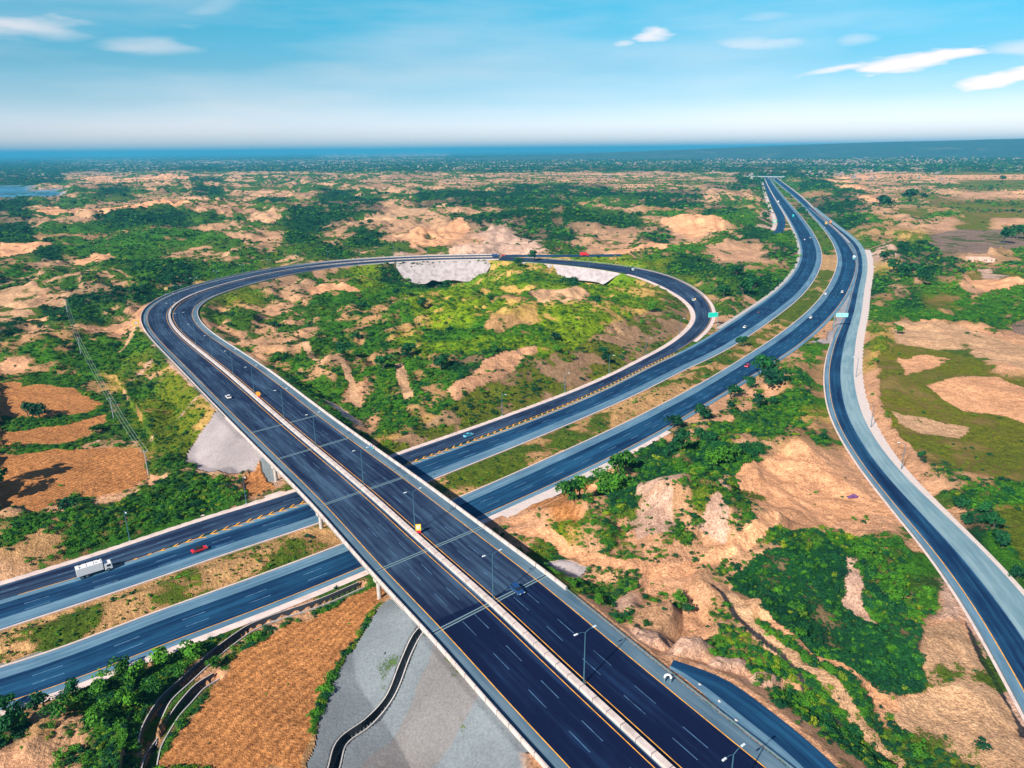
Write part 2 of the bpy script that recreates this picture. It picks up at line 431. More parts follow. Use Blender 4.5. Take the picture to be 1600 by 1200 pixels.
M1_A = [(-60, 956), (0, 938), (100, 908), (195, 880), (350, 827), (465, 790), (640, 724), (800, 667), (937, 611), (1040, 559), (1065, 550), (1100, 530), (1156, 494), (1212, 456), (1242, 424), (1252, 400), (1250, 381), (1239, 355), (1227, 334), (1213, 312), (1204, 297), (1198, 285)]
M1_B = [(-60, 1006), (0, 986), (100, 950), (200, 912), (300, 882), (400, 850), (487, 820), (680, 750), (750, 722), (800, 696), (900, 657), (1000, 612), (1100, 564), (1175, 522), (1231, 482), (1265, 447), (1280, 415), (1282, 396), (1276, 372), (1254, 340), (1231, 314), (1216, 297), (1206, 285)]
M1 = Ribbon(M1_A, M1_B, 4.0, ext0=80, ext1=500)
M2_A = [(-60, 1062), (0, 1044), (100, 1015), (200, 972), (300, 937), (400, 902), (525, 855), (720, 777), (800, 742), (900, 697), (1000, 650), (1100, 597), (1156, 563), (1212, 527), (1259, 490), (1287, 460), (1306, 424), (1311, 400), (1306, 391), (1297, 370), (1269, 338), (1241, 308), (1222, 293), (1214, 286)]
M2_B = [(-60, 1128), (0, 1108), (140, 1060), (225, 1030), (317, 996), (400, 962), (565, 893), (757, 810), (800, 790), (900, 745), (977, 712), (1042, 674), (1125, 620), (1212, 569), (1269, 529), (1302, 494), (1325, 460), (1337, 437), (1341, 415), (1339, 400), (1327, 375), (1295, 350), (1264, 322), (1242, 299), (1228, 286)]
M2 = Ribbon(M2_A, M2_B, 4.0, ext0=80, ext1=500)
S_A = [(1262, 324), (1295, 352), (1327, 377), (1338, 400), (1338, 425), (1331, 449), (1320, 490), (1306, 520), (1295, 550), (1289, 582), (1292, 625), (1303, 662), (1338, 722), (1400, 803), (1444, 856), (1486, 915), (1515, 960), (1550, 1022), (1600, 1115)]
S_B = [(1276, 324), (1308, 350), (1340, 374), (1353, 400), (1354, 420), (1352, 445), (1347, 475), (1341, 510), (1337, 550), (1335, 600), (1342, 632), (1360, 670), (1397, 733), (1457, 782), (1525, 850), (1600, 934), (1660, 1000)]
SR = Ribbon(S_A[::-1], S_B[::-1], 4.0, ext0=80, sm=0.8)      # runs away from the camera; offset 0 is its left edge
FS_A = [(1193, 285), (1199, 304), (1207, 325), (1215, 345), (1213, 358), (1203, 368)]
FS_B = [(1206, 290), (1213, 308), (1222, 328), (1227, 345), (1225, 357), (1217, 369)]
FS = Ribbon(FS_A[::-1], FS_B[::-1], 6.0, sm=0.25)
FR = Ribbon(z8([(785, 398), (847, 398), (912, 398), (970, 397)]), z8([(785, 401.2), (847, 401.5), (912, 401.5), (970, 399.5)]), 6.0, sm=0.5)
SV = Ribbon([(1340, 1230, 8), (1265, 1160, 8), (1200, 1108, 8), (1135, 1062, 8), (1080, 1040, 8), (1052, 1031, 8)][::-1], [(1260, 1230, 8), (1225, 1190, 8), (1160, 1138, 8), (1100, 1088, 8), (1066, 1056, 8), (1045, 1035, 8)][::-1], 3.0, sm=0.15, ext1=40)
RIBS = {'O': O, 'R': R, 'M1': M1, 'M2': M2, 'S': SR, 'FS': FS, 'FR': FR, 'SV': SV}

# ------------------------------------------------------------------ land cover (a coarse survey of the place, one letter per cell)
# d dark wood  g green scrub  y yellow-green grass  s mixed scrub  t tan soil  p pale rock  o ploughed orange field
# b brown field  f olive field  r grey gravel  u far town and groves  w water
GV = [245, 255, 265, 275, 285, 295, 305, 320, 335, 350, 375, 400, 425, 450, 475, 500, 525, 550, 575, 600, 625, 650, 675, 700, 725, 750, 775, 800, 825, 850, 875, 900, 925, 950, 975, 1000, 1025, 1050, 1075, 1100, 1125, 1150, 1175, 1200]
GRID = """
dddddddd dduuuudd ddddduuu uuuudddd
dduuuuuu uuuuuuuu uuuuuuuu uuuuuuud
ddduuddu uuuudduu udddddud duuuuudu
duttssts sstsstst tttttttd dutttfff
ddsttsds sssttttt tttttttd gdttttff
wsssssst tsssssts dddtttdd gdstttff
wwsdssds tsdssddd ddddddss ggdtfstt
dssttsst dsddsddd ddgsddsg gddtsfff
dstttstt sdddtsst gdssggdg gddsfgff
dssdddss sddsssdd ddddttgg tgdgstft
dggggggs tdtdtstp ddstdtsd gtygybbb
tdgggtts ssdtptpp psttggtt dgtpddsg
gstsddgg yttsddty yyyyyddg ggtyddgg
dsstgdyy ssgstgyy ggyyyysd dgtdsgtg
ttdddsyy ssgtgggg gyyyyyss tttgdfgg
tddstsss tssggsyg gggyyyss tttggggg
dsttsgts ssggtttg gygyygst tttytttt
gggggyss ssgtsgtt gyyyyyss tggyfftt
tgggysys ggttggts gyyysssy ggsytfft
oggysyyy ggstggdd gyyysttt gggttttf
ooosgyyy gggtggdg yyssyttt gggtsftt
oogsyyyy ggtggggg ysstttts gygtsfff
oosssyyy rggtgyys yttttsgg gggtsfff
oogsyyyy rrttyssy ttttdggs gggttsff
ooootsyy rrrttttt ttttdsdd tttgtsgf
ooootsgs rttttttt ttssdgdg tttttsgg
oootgggs ttttttts ttoddgts tttttsgg
ttsgggss ttttttts tooddspt ttttttgg
sggggggs sttttttt tosdppst ttttssdg
ggggggts ssssssst tysttsys stsgssdg
gggsttyy ysssssss tssttsts ssgsggsg
sgttyyyg yssssttt trssttss sgggpprs
ttyyyyys tssottts stssttss ggdggptg
yyyyyyyt ttoottts sttpttsg gdgdgpts
gyyyttts toooottt tttsstgs dddggttt
yyygtsst oooogrrt tttsstsg ddddptts
rrrrtgst oooogrrr ttttptgg gddddttt
rrrggstt oooogrrr tttttpgg gdddtttt
sggggsto oooogrrr ttttttpg ggddtttt
sggggsst oooogrrr tttttttp tggttttt
gsggggso oooogrrr tttttttt gggttttt
dgsggsso oooogrrr tttttttt tggstttt
tsssgsso oooogrrr tttttttt ttggsttt
ttssssso oooogrrr tttttttt tttggttt
"""
G = np.array([[c for c in row.replace(' ', '')] for row in GRID.strip().split('\n')])
assert G.shape == (len(GV), 32), G.shape
left = G[17:27, 0:6]; left[left == 'o'] = 'g'; low = G[32:44]; low[low == 'o'] = 'g'; inner = G[12:20, 11:20]; inner[inner == 's'] = 'y'; inner[inner == 't'] = 'g'; inner[inner == 'y'] = 'Y'; inner[::2, 2:][inner[::2, 2:] == 'g'] = 'Y'     # the ploughed plots are outlined below
# per class: soil colour, plant colour, plant cover 0..1, relief m
CL = {
 'd': ((0.20, 0.14, 0.08), (0.006, 0.045, 0.014), 0.85, 3.0),
 'g': ((0.40, 0.24, 0.11), (0.036, 0.135, 0.010), 0.70, 3.2),
 'y': ((0.50, 0.33, 0.10), (0.100, 0.155, 0.012), 0.58, 2.4),
 's': ((0.54, 0.32, 0.18), (0.038, 0.110, 0.014), 0.54, 3.8),
 't': ((0.62, 0.35, 0.20), (0.070, 0.120, 0.014), 0.34, 1.6),
 'p': ((0.60, 0.40, 0.30), (0.040, 0.090, 0.015), 0.36, 4.5),
 'o': ((0.52, 0.24, 0.085), (0.180, 0.140, 0.020), 0.12, 0.0),
 'b': ((0.26, 0.19, 0.15), (0.080, 0.110, 0.020), 0.30, 0.0),
 'f': ((0.28, 0.21, 0.06), (0.110, 0.140, 0.010), 0.62, 0.2),
 'r': ((0.165, 0.195, 0.215), (0.050, 0.090, 0.030), 0.04, 0.3),
 'u': ((0.50, 0.36, 0.26), (0.030, 0.090, 0.030), 0.48, 1.0),
 'w': ((0.05, 0.20, 0.34), (0.030, 0.120, 0.050), 0.22, 0.0),
 # only used by the outlines below
 'e': ((0.76, 0.41, 0.22), (0.050, 0.090, 0.010), 0.06, 0.6),
 'v': ((0.30, 0.31, 0.33), (0.050, 0.090, 0.030), 0.00, 0.0),
 'x': ((0.31, 0.28, 0.29), (0.050, 0.090, 0.030), 0.00, 0.0),
 'q': ((0.60, 0.38, 0.22), (0.060, 0.110, 0.014), 0.14, 0.2),
 'k': ((0.05, 0.045, 0.05), (0.02, 0.05, 0.015), 0.35, 0.0),
 'n': ((0.56, 0.34, 0.15), (0.070, 0.120, 0.012), 0.50, 0.0),
 'c': ((0.36, 0.23, 0.13), (0.100, 0.130, 0.015), 0.60, 0.8),
 'D': ((0.20, 0.15, 0.08), (0.006, 0.055, 0.018), 0.95, 1.0),
 'Y': ((0.56, 0.38, 0.11), (0.135, 0.235, 0.008), 0.76, 3.4),
 'R': ((0.185, 0.182, 0.185), (0.050, 0.090, 0.030), 0.04, 0.3),
}
KEYS = list(CL); PAL = np.array([[*CL[k][0], *CL[k][1], CL[k][2], CL[k][3]] for k in KEYS])
GI = np.vectorize(KEYS.index)(G)
PATCH = [  # outlines of fields and bare ground, in the order they lie over one another
 ('n', [(0, 1044), (525, 855), (720, 777), (1000, 650), (1212, 527), (1287, 460), (1306, 424), (1311, 400), (1282, 396), (1265, 447), (1175, 522), (1000, 612), (680, 750), (400, 850), (0, 986)]),
 ('o', [(0, 712), (60, 705), (150, 699), (215, 697), (228, 712), (230, 750), (200, 768), (160, 778), (118, 776), (60, 800), (0, 812)]),
 ('o', [(0, 673), (80, 668), (166, 650), (166, 660), (140, 680), (100, 694), (0, 698)]),
 ('o', [(0, 612), (60, 600), (110, 605), (158, 630), (140, 645), (60, 655), (0, 650)]),
 ('o', [(0, 590), (30, 590), (38, 605), (0, 616)]),
 ('q', [(0, 462), (60, 455), (66, 462), (62, 485), (30, 500), (0, 505)]),
 ('q', [(72, 482), (100, 474), (112, 482), (100, 492), (80, 488)]),
 ('e', [(0, 386), (90, 383), (60, 398), (0, 408)]),
 ('e', [(28, 505), (95, 500), (100, 508), (40, 513)]),
 ('e', [(120, 283), (160, 275), (180, 281), (260, 276), (300, 280), (290, 284), (150, 290)]),
 ('e', [(60, 342), (90, 330), (130, 338), (170, 338), (230, 325), (280, 326), (300, 337), (230, 342), (170, 346)]),
 ('e', [(115, 415), (150, 397), (185, 405), (160, 418)]),
 ('o', [(592, 905), (592, 940), (575, 965), (545, 1010), (520, 1060), (500, 1100), (480, 1150), (462, 1205), (235, 1205), (262, 1165), (290, 1130), (335, 1060), (375, 1020), (400, 1003), (450, 977), (520, 945), (568, 918)]),
 ('o', [(378, 750), (412, 735), (425, 762), (385, 775)]),
 ('r', [(575, 975), (610, 946), (640, 960), (672, 1010), (700, 1030), (860, 1225), (460, 1230), (500, 1130), (530, 1060), (555, 1010)]),
 ('R', [(690, 1040), (720, 1045), (770, 1105), (740, 1160), (690, 1200), (560, 1200), (600, 1160), (650, 1110)]),
 ('x', [(288, 722), (318, 685), (352, 662), (372, 682), (415, 730), (405, 742), (350, 747), (310, 741)]),
 ('x', [(845, 885), (875, 880), (900, 888), (925, 900), (880, 920), (862, 912)]),
 ('x', [(500, 632), (530, 640), (560, 662), (568, 672), (545, 672)]),
 ('x', [(1290, 530), (1308, 495), (1322, 470), (1318, 500), (1300, 535), (1285, 538), (1262, 535)]),
 ('v', [(1322, 455), (1336, 437), (1330, 455), (1322, 490), (1306, 488)]),
 ('f', [(1370, 560), (1400, 540), (1440, 545), (1600, 600), (1620, 760), (1500, 742), (1440, 718), (1400, 685), (1375, 630)]),
 ('q', [(1395, 505), (1440, 503), (1520, 520), (1610, 545), (1610, 585), (1480, 548), (1400, 535)]),
 ('f', [(1500, 430), (1560, 425), (1610, 430), (1610, 445), (1520, 445)]), ('e', [(1505, 442), (1560, 438), (1600, 450), (1540, 458)]), ('p', [(1530, 425), (1560, 422), (1580, 434), (1540, 437)]), ('e', [(1440, 500), (1470, 505), (1450, 512)]),
 ('e', [(1405, 562), (1450, 552), (1485, 560), (1450, 578), (1415, 592)]),
 ('e', [(1450, 606), (1500, 590), (1560, 590), (1610, 610), (1610, 662), (1570, 650), (1500, 640)]),
 ('q', [(1395, 645), (1440, 650), (1520, 668), (1500, 684), (1440, 678), (1400, 665)]),
 ('b', [(1450, 368), (1500, 358), (1600, 362), (1600, 385), (1540, 402), (1470, 398)]),
 ('b', [(1580, 505), (1620, 505), (1620, 530), (1580, 520)]),
 ('e', [(1290, 279), (1340, 272), (1460, 274), (1620, 273), (1620, 281), (1500, 281), (1380, 283)]),
 ('e', [(1285, 284), (1330, 284), (1315, 291)]), ('e', [(1300, 292), (1360, 292), (1350, 299), (1320, 298)]),
 ('e', [(1545, 293), (1620, 298), (1620, 309), (1570, 302)]), ('e', [(1325, 311), (1360, 309), (1405, 313), (1380, 318)]),
 ('f', [(1545, 800), (1610, 790), (1620, 900), (1575, 855)]),
 ('e', [(1140, 762), (1180, 737), (1240, 712), (1290, 735), (1340, 770), (1400, 788), (1408, 806), (1330, 808), (1270, 832), (1230, 872), (1200, 852), (1180, 812), (1150, 790)]),
 ('q', [(1430, 985), (1500, 975), (1530, 1010), (1572, 1080), (1600, 1150), (1600, 1205), (1500, 1205), (1440, 1160), (1390, 1120), (1420, 1090), (1447, 1082), (1435, 1030)]),
 ('p', [(1310, 890), (1335, 895), (1345, 955), (1370, 990), (1380, 1030), (1350, 1030), (1325, 985), (1290, 970), (1320, 950)]),
 ('p', [(985, 800), (1040, 790), (1110, 792), (1120, 830), (1050, 835), (990, 825)]),
 ('p', [(980, 842), (1010, 836), (1050, 850), (1058, 885), (1000, 880)]),
 ('p', [(1080, 875), (1110, 855), (1135, 870), (1125, 890)]),
 ('e', [(800, 820), (880, 790), (975, 722), (990, 730), (955, 760), (900, 785), (850, 805), (812, 828)]),
 ('e', [(915, 404), (960, 394), (1040, 386), (1086, 379), (1086, 386), (1000, 397), (960, 402)]),
 ('t', [(620, 590), (700, 560), (800, 530), (790, 560), (700, 640), (640, 655)][:0] or [(700, 640), (760, 600), (830, 575), (840, 580), (760, 640), (720, 660)]),
 ('q', [(820, 495), (880, 480), (925, 490), (900, 508), (840, 505)]),
 ('e', [(480, 458), (520, 452), (565, 462), (520, 470), (485, 468)]),
 ('p', [(730, 385), (790, 378), (850, 382), (840, 393), (740, 393)]),
 ('e', [(1030, 355), (1080, 340), (1120, 350), (1135, 370), (1080, 375)]),
 ('p', [(1175, 352), (1195, 330), (1212, 335), (1210, 358), (1185, 362)]),
 ('q', [(380, 345), (420, 335), (445, 345), (430, 355), (390, 352)]),
 ('q', [(560, 350), (620, 330), (700, 325), (640, 345), (580, 360)]),
 ('e', [(640, 372), (720, 352), (735, 362), (700, 385), (640, 395)]),
 ('c', [(600, 698), (700, 655), (770, 622), (840, 592), (905, 562), (965, 530), (1020, 500), (1052, 468), (1080, 478), (1072, 512), (1000, 562), (900, 606), (800, 644), (700, 684), (620, 708)]),
 ('D', [(1130, 935), (1200, 905), (1290, 880), (1320, 900), (1310, 960), (1370, 990), (1400, 960), (1425, 985), (1440, 1080), (1400, 1092), (1340, 1080), (1260, 1040), (1190, 1000)]),
 ('o', [(0, 520), (60, 512), (110, 516), (100, 528), (30, 532)][:0] or [(395, 1130), (396, 1131), (397, 1130)]),
 ('g', [(0, 585), (150, 590), (170, 600), (60, 600), (0, 596)]),
 ('k', [(1210, 360), (1225, 358), (1222, 366), (1208, 370)][:3]),
]
TRACK = [  # paths and ditch lines: class, half width in metres, outline points
 ('e', 2.2, [(800, 835), (860, 850), (900, 878), (960, 905), (1020, 918), (1080, 915), (1140, 898), (1185, 872), (1215, 848)]),
 ('q', 1.8, [(1130, 960), (1180, 1020), (1260, 1075), (1330, 1130), (1400, 1190)]),
 ('k', 0.7, [(1110, 950), (1160, 1010), (1215, 1050), (1270, 1110), (1330, 1155), (1400, 1200)]),
 ('k', 0.8, [(1515, 975), (1530, 1020), (1560, 1070), (1590, 1120), (1600, 1150)]),
 ('p', 1.5, [(1515, 960), (1545, 1015), (1580, 1080), (1605, 1130)]),
 ('e', 1.2, [(1190, 1000), (1270, 1050), (1330, 1085), (1400, 1110)]),
 ('p', 0.8, [(150, 690), (200, 655), (255, 620)]), ('p', 0.7, [(205, 600), (245, 575)]), ('p', 0.9, [(225, 695), (300, 650), (330, 640)]),
 ('q', 1.6, [(225, 505), (205, 540), (180, 560)]), ('p', 3.5, [(222, 520), (262, 572), (330, 642), (352, 665)]),
 ('q', 2.0, [(0, 450), (60, 430), (120, 425), (200, 440), (260, 447), (300, 440)]),
 ('e', 2.0, [(118, 523), (160, 528), (210, 522), (222, 500)]),
 ('q', 1.5, [(0, 826), (60, 812), (105, 800), (160, 782), (240, 762), (300, 740), (350, 750)]),
 ('q', 2.5, [(625, 590), (640, 640), (560, 640), (520, 600)][:2]),
 ('q', 2.0, [(480, 560), (500, 590), (540, 600), (560, 640)]),
]
def inpoly(u, v, poly):
    poly = np.array(poly, float); ins = np.zeros(len(u), bool)
    x1, y1 = poly[-1]
    for x2, y2 in poly:
        c = ((y1 > v) != (y2 > v)); d = (y2 - y1) if y2 != y1 else 1e-9
        ins ^= c & (u < (x2 - x1) * (v - y1) / d + x1); x1, y1 = x2, y2
    return ins
FLAT = [[(220, 1010), (400, 955), (600, 890), (610, 930), (900, 1260), (180, 1260)], [(0, 575), (180, 590), (240, 690), (235, 760), (100, 810), (0, 830)]]
def landcover(x, y):
    """palette row values for ground points (soil rgb, plant rgb, cover, relief)"""
    X = np.stack([x, y, np.zeros_like(x)], 1); u, v, dep = proj(X)
    dist = np.hypot(x, y)
    wx = (fbm(x, y, 26, 4, 0) - 0.5) * 34 / dep * FPX; wy = (fbm(x, y, 26, 4, 1) - 0.5) * 34 * 110 / (dep * dep) * FPX
    lim = np.clip(dist / 400, 0.3, 1)
    uu = np.clip((u + wx * lim - 25) / 50, 0, 30.999); vv = np.interp(v + wy * lim, GV, np.arange(len(GV)))
    vv = np.clip(vv, 0, len(GV) - 1.001)
    ui = uu.astype(int); vi = vv.astype(int); fu = uu - ui; fv = vv - vi
    sh = lambda t: np.clip((t - 0.5) * 2.2 + 0.5, 0, 1)
    fu = sh(fu)[:, None]; fv = sh(fv)[:, None]
    ui1 = np.minimum(ui + 1, 31); vi1 = np.minimum(vi + 1, len(GV) - 1)
    A = PAL[GI[vi, ui]] * (1 - fu) + PAL[GI[vi, ui1]] * fu
    B = PAL[GI[vi1, ui]] * (1 - fu) + PAL[GI[vi1, ui1]] * fu
    A = A * (1 - fv) + B * fv
    kind = GI[np.where(fv[:, 0] > .5, vi1, vi), np.where(fu[:, 0] > .5, ui1, ui)]
    w2 = (fbm(x, y, 9, 3, 2) - 0.5) * 5 / dep * FPX; w3 = (fbm(x, y, 9, 3, 3) - 0.5) * 5 * 110 / (dep * dep) * FPX
    front = (X @ np.array([0, 1, 0])) > 20
    for c, poly in PATCH:
        q = np.array(poly); bb = (u > q[:, 0].min() - 12) & (u < q[:, 0].max() + 12) & (v > q[:, 1].min() - 12) & (v < q[:, 1].max() + 12) & front
        i = np.where(bb)[0]
        if len(i) == 0: continue
        j = i[inpoly(u[i] + w2[i], v[i] + w3[i], poly)]
        rel0 = A[j, 7].copy(); A[j] = PAL[KEYS.index(c)]; kind[j] = KEYS.index(c); A[j, 7] = np.minimum(rel0, 1.0 if c in 'obfrR' else 9)
    for c, hw, line in TRACK:
        l = resample([P(a, b) for a, b in line], 1.0)[:, :2]
        bb = (x > l[:, 0].min() - 5) & (x < l[:, 0].max() + 5) & (y > l[:, 1].min() - 5) & (y < l[:, 1].max() + 5)
        i = np.where(bb)[0]
        if len(i) == 0: continue
        pts = np.stack([x[i], y[i]], 1); dmin = np.full(len(i), 1e9)
        for q in l: dmin = np.minimum(dmin, np.hypot(pts[:, 0] - q[0], pts[:, 1] - q[1]))
        j = i[dmin < hw * (0.75 + 0.5 * vnoise(pts[:, 0] / 3, pts[:, 1] / 3))]
        rel0 = A[j, 7].copy(); A[j] = PAL[KEYS.index(c)]; kind[j] = KEYS.index(c); A[j, 7] = rel0
    clump = fbm(x, y, 34, 4, 2) * 0.5 + fbm(x, y, 9, 3, 1) * 0.5
    A[:, 6] = np.clip(A[:, 6] + (clump - 0.5) * 2.6 * (A[:, 6] > 0.01) * np.where(np.isin(kind, [KEYS.index(c) for c in 'of']), 0.35, 1.0), 0, 1)
    A[:, 6] = np.clip(A[:, 6] + (fbm(x, y, 120, 4, 3) - 0.5) * 2.2 * np.interp(dist, [400, 900], [0, 1]) * ~np.isin(kind, [KEYS.index(c) for c in 'eqofbw']), 0, 1)
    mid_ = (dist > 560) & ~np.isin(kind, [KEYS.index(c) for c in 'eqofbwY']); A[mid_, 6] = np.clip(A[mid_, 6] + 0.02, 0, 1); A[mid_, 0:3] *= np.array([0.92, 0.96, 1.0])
    for poly in FLAT: A[:, 7] = np.where(inpoly(u, v, poly) & front, np.minimum(A[:, 7], 0.35), A[:, 7])
    # beyond the survey: a patchwork of small fields
    far = dist > 1500
    if far.any():
        i = np.where(far)[0]
        a = 0.35; xs = x[i] * math.cos(a) + y[i] * math.sin(a); ys = -x[i] * math.sin(a) + y[i] * math.cos(a)
        xs = xs + 40 * fbm(x[i], y[i], 300, 2, 1); ys = ys + 40 * fbm(x[i], y[i], 300, 2, 2)
        row = np.floor(ys / 90).astype(int); cell = np.floor(xs / 150 + _T[1][row & 255, 7]).astype(int)
        h = _T[2][cell & 255, row & 255]
        sc = (0.75 + 0.55 * h)[:, None]
        A[i, 0:3] *= sc
        A[i, 6] = np.clip(A[i, 6] + (_T[3][cell & 255, row & 255] - 0.5) * 0.5, 0, 1)
    return A, kind

BUMPS = [  # hills and hollows: pixel, radius, height
 (1065, 838, 22, 11.0), (890, 812, 8, 5.0), (1110, 745, 20, 4.0), (1240, 700, 22, 4.0), (1330, 640, 15, 0.0), (580, 575, 32, 5.0), (760, 500, 55, 5.0), (900, 520, 60, 9.5), (800, 560, 45, 8.0), (1000, 480, 45, 9.0), (700, 610, 35, 6.0), (850, 450, 60, 5.0), (650, 490, 40, 3), (650, 520, 30, 3.0),
 (700, 442, 40, -16.0), (655, 436, 30, -14.0), (745, 436, 30, -14.0), (800, 428, 26, 7.0), (575, 435, 40, 3.0), (890, 440, 30, -6), (940, 440, 30, -5),
 (640, 625, 30, -3.0), (880, 495, 30, 4.0), (870, 352, 60, 10), (770, 350, 60, 8), (1090, 355, 60, 12), (500, 380, 50, 6), (150, 450, 40, 5), (60, 560, 20, 5), (100, 540, 25, 4),
 (1250, 790, 24, -2.5), (870, 815, 9, 4.0), (640, 600, 20, -2), (520, 590, 12, 4), (380, 480, 30, 4), (300, 335, 150, 16), (1200, 560, 12, 2.0), (880, 345, 80, 8), (240, 300, 300, 15), (690, 425, 45, -12), (900, 425, 22, -9), (940, 430, 22, -8)]
RUGGED = [(1065, 838, 30, 4.5), (1230, 720, 22, 3.0), (1120, 750, 22, 3.0), (860, 355, 90, 9), (1090, 358, 60, 8), (640, 372, 60, 7), (250, 335, 200, 10), (560, 500, 40, 5), (700, 520, 50, 5), (600, 590, 30, 4), (800, 500, 50, 4), (100, 540, 35, 4), (150, 470, 60, 6), (500, 350, 120, 8), (1300, 900, 20, 2)]
def roadpts():
    out = []
    for k, rb in RIBS.items():
        mid = rb.off(rb.w / 2)
        step = 1 if k in ('O', 'R', 'SV') else 2
        for i in range(0, len(mid), step):
            if k == 'O' and BR0 < rb.s[i] < BR1: continue
            out.append((mid[i, 0], mid[i, 1], mid[i, 2], rb.w[i] / 2 + (2.5 if k in ('M1', 'M2', 'S', 'FS') else 1.2)))
    return np.array(out)
BR0, BR1 = 181.5, 327.0       # the bridge runs between these lengths along the overpass
RP = roadpts()
CH = [  # sunken channels: half width, depth, pixels
 (0.95, 3.2, [(668, 1022), (655, 1033), (634, 1063), (612, 1098), (575, 1130), (535, 1160), (522, 1200), (512, 1235)]),
 (1.3, 2.0, [(565, 912), (500, 940), (400, 976), (355, 1005), (320, 1035), (290, 1062), (258, 1092), (235, 1130), (228, 1160)]),
 (1.2, 1.8, [(338, 1056), (312, 1072), (290, 1096), (272, 1116), (255, 1142), (240, 1170), (232, 1205)])]
CHL = [(hw, dp, resample([P(a, b) for a, b in l], 1.0)) for hw, dp, l in CH]
def height(x, y, relief=None):
    if relief is None: relief = landcover(x, y)[0][:, 7]
    dist = np.hypot(x, y)
    r = 1 - np.abs(fbm(x, y, 55, 4, 0) * 2 - 1)
    r2 = np.clip((fbm(x, y, 42, 4, 1) - 0.40) * 3.4, 0, 1); r2 = r2 * r2 * (3 - 2 * r2)        # terraces with steep faces
    r3 = 1 - np.abs(fbm(x, y, 17, 3, 3) * 2 - 1)
    z = relief * (r2 * 1.3 + (r - 0.5) * 0.9 + (r3 - 0.6) * 0.9 + (fbm(x, y, 7, 3, 2) - 0.5) * 0.7) - 0.4
    z = z * np.interp(dist, [0, 700, 1600, 4000], [1, 1.3, 1.8, 2.2])
    for u, v, rad, h in BUMPS:
        q = P(u, v); d2 = ((x - q[0]) ** 2 + (y - q[1]) ** 2) / rad ** 2
        z = z + h * np.exp(-d2) * (0.75 + 0.5 * fbm(x, y, 14, 3, 3))
    gul = 1 - np.abs(fbm(x, y, 24, 4, 1) * 2 - 1); gul = np.clip(gul * 1.6 - 0.9, -0.6, 0.6)      # ridges and gullies of the eroded ground
    for u, v, rad, h in RUGGED:
        q = P(u, v); z = z + h * 1.3 * gul * np.exp(-((x - q[0]) ** 2 + (y - q[1]) ** 2) / rad ** 2)
    z = z + np.interp(dist, [0, 2500, 6000, 12000], [0, 0, 12, 25]) * (fbm(x, y, 2600, 4, 2) - 0.4)
    lo = np.full(len(x), -1e9); up = np.full(len(x), 1e9)
    idx = np.where(dist < 3600)[0]
    # bin the road points so that each ground point only meets nearby ones
    cell = 120.0
    key = lambda a: np.floor(a / cell).astype(int)
    gx, gy = key(x[idx]), key(y[idx]); code = gx * 10007 + gy
    order = np.argsort(code, kind='stable'); cs = code[order]; cuts = np.r_[0, np.where(np.diff(cs))[0] + 1, len(cs)]
    for a, b in zip(cuts[:-1], cuts[1:]):
        ii = idx[order[a:b]]; cx, cy = gx[order[a]] * cell, gy[order[a]] * cell
        near = RP[(RP[:, 0] > cx - 60) & (RP[:, 0] < cx + cell + 60) & (RP[:, 1] > cy - 60) & (RP[:, 1] < cy + cell + 60)]
        if len(near) == 0: continue
        for s0 in range(0, len(ii), 20000):
            j = ii[s0:s0 + 20000]
            d = np.hypot(x[j][:, None] - near[:, 0], y[j][:, None] - near[:, 1]) - near[:, 3] - 0.0035 * dist[j][:, None]
            d = np.maximum(d, 0)
            base = near[:, 2] - 0.22
            steep = np.where((near[:, 2] > 5) & (near[:, 1] > 590) & (near[:, 0] > -140), 1.9, 0.55)
            lo[j] = (base - d * steep).max(1); up[j] = (base + d * 0.45).min(1)
    z = np.minimum(np.maximum(z, np.minimum(lo, up)), up)
    for hw, dp, l in CHL:
        bb = np.where((x > l[:, 0].min() - 6) & (x < l[:, 0].max() + 6) & (y > l[:, 1].min() - 6) & (y < l[:, 1].max() + 6))[0]
        if len(bb) == 0: continue
        dm = np.full(len(bb), 1e9)
        for q in l: dm = np.minimum(dm, np.hypot(x[bb] - q[0], y[bb] - q[1]))
        z[bb] = np.where(dm < hw + 0.35, z[bb] - dp * np.clip((hw + 0.35 - dm) / 0.35, 0, 1), z[bb])
    return z

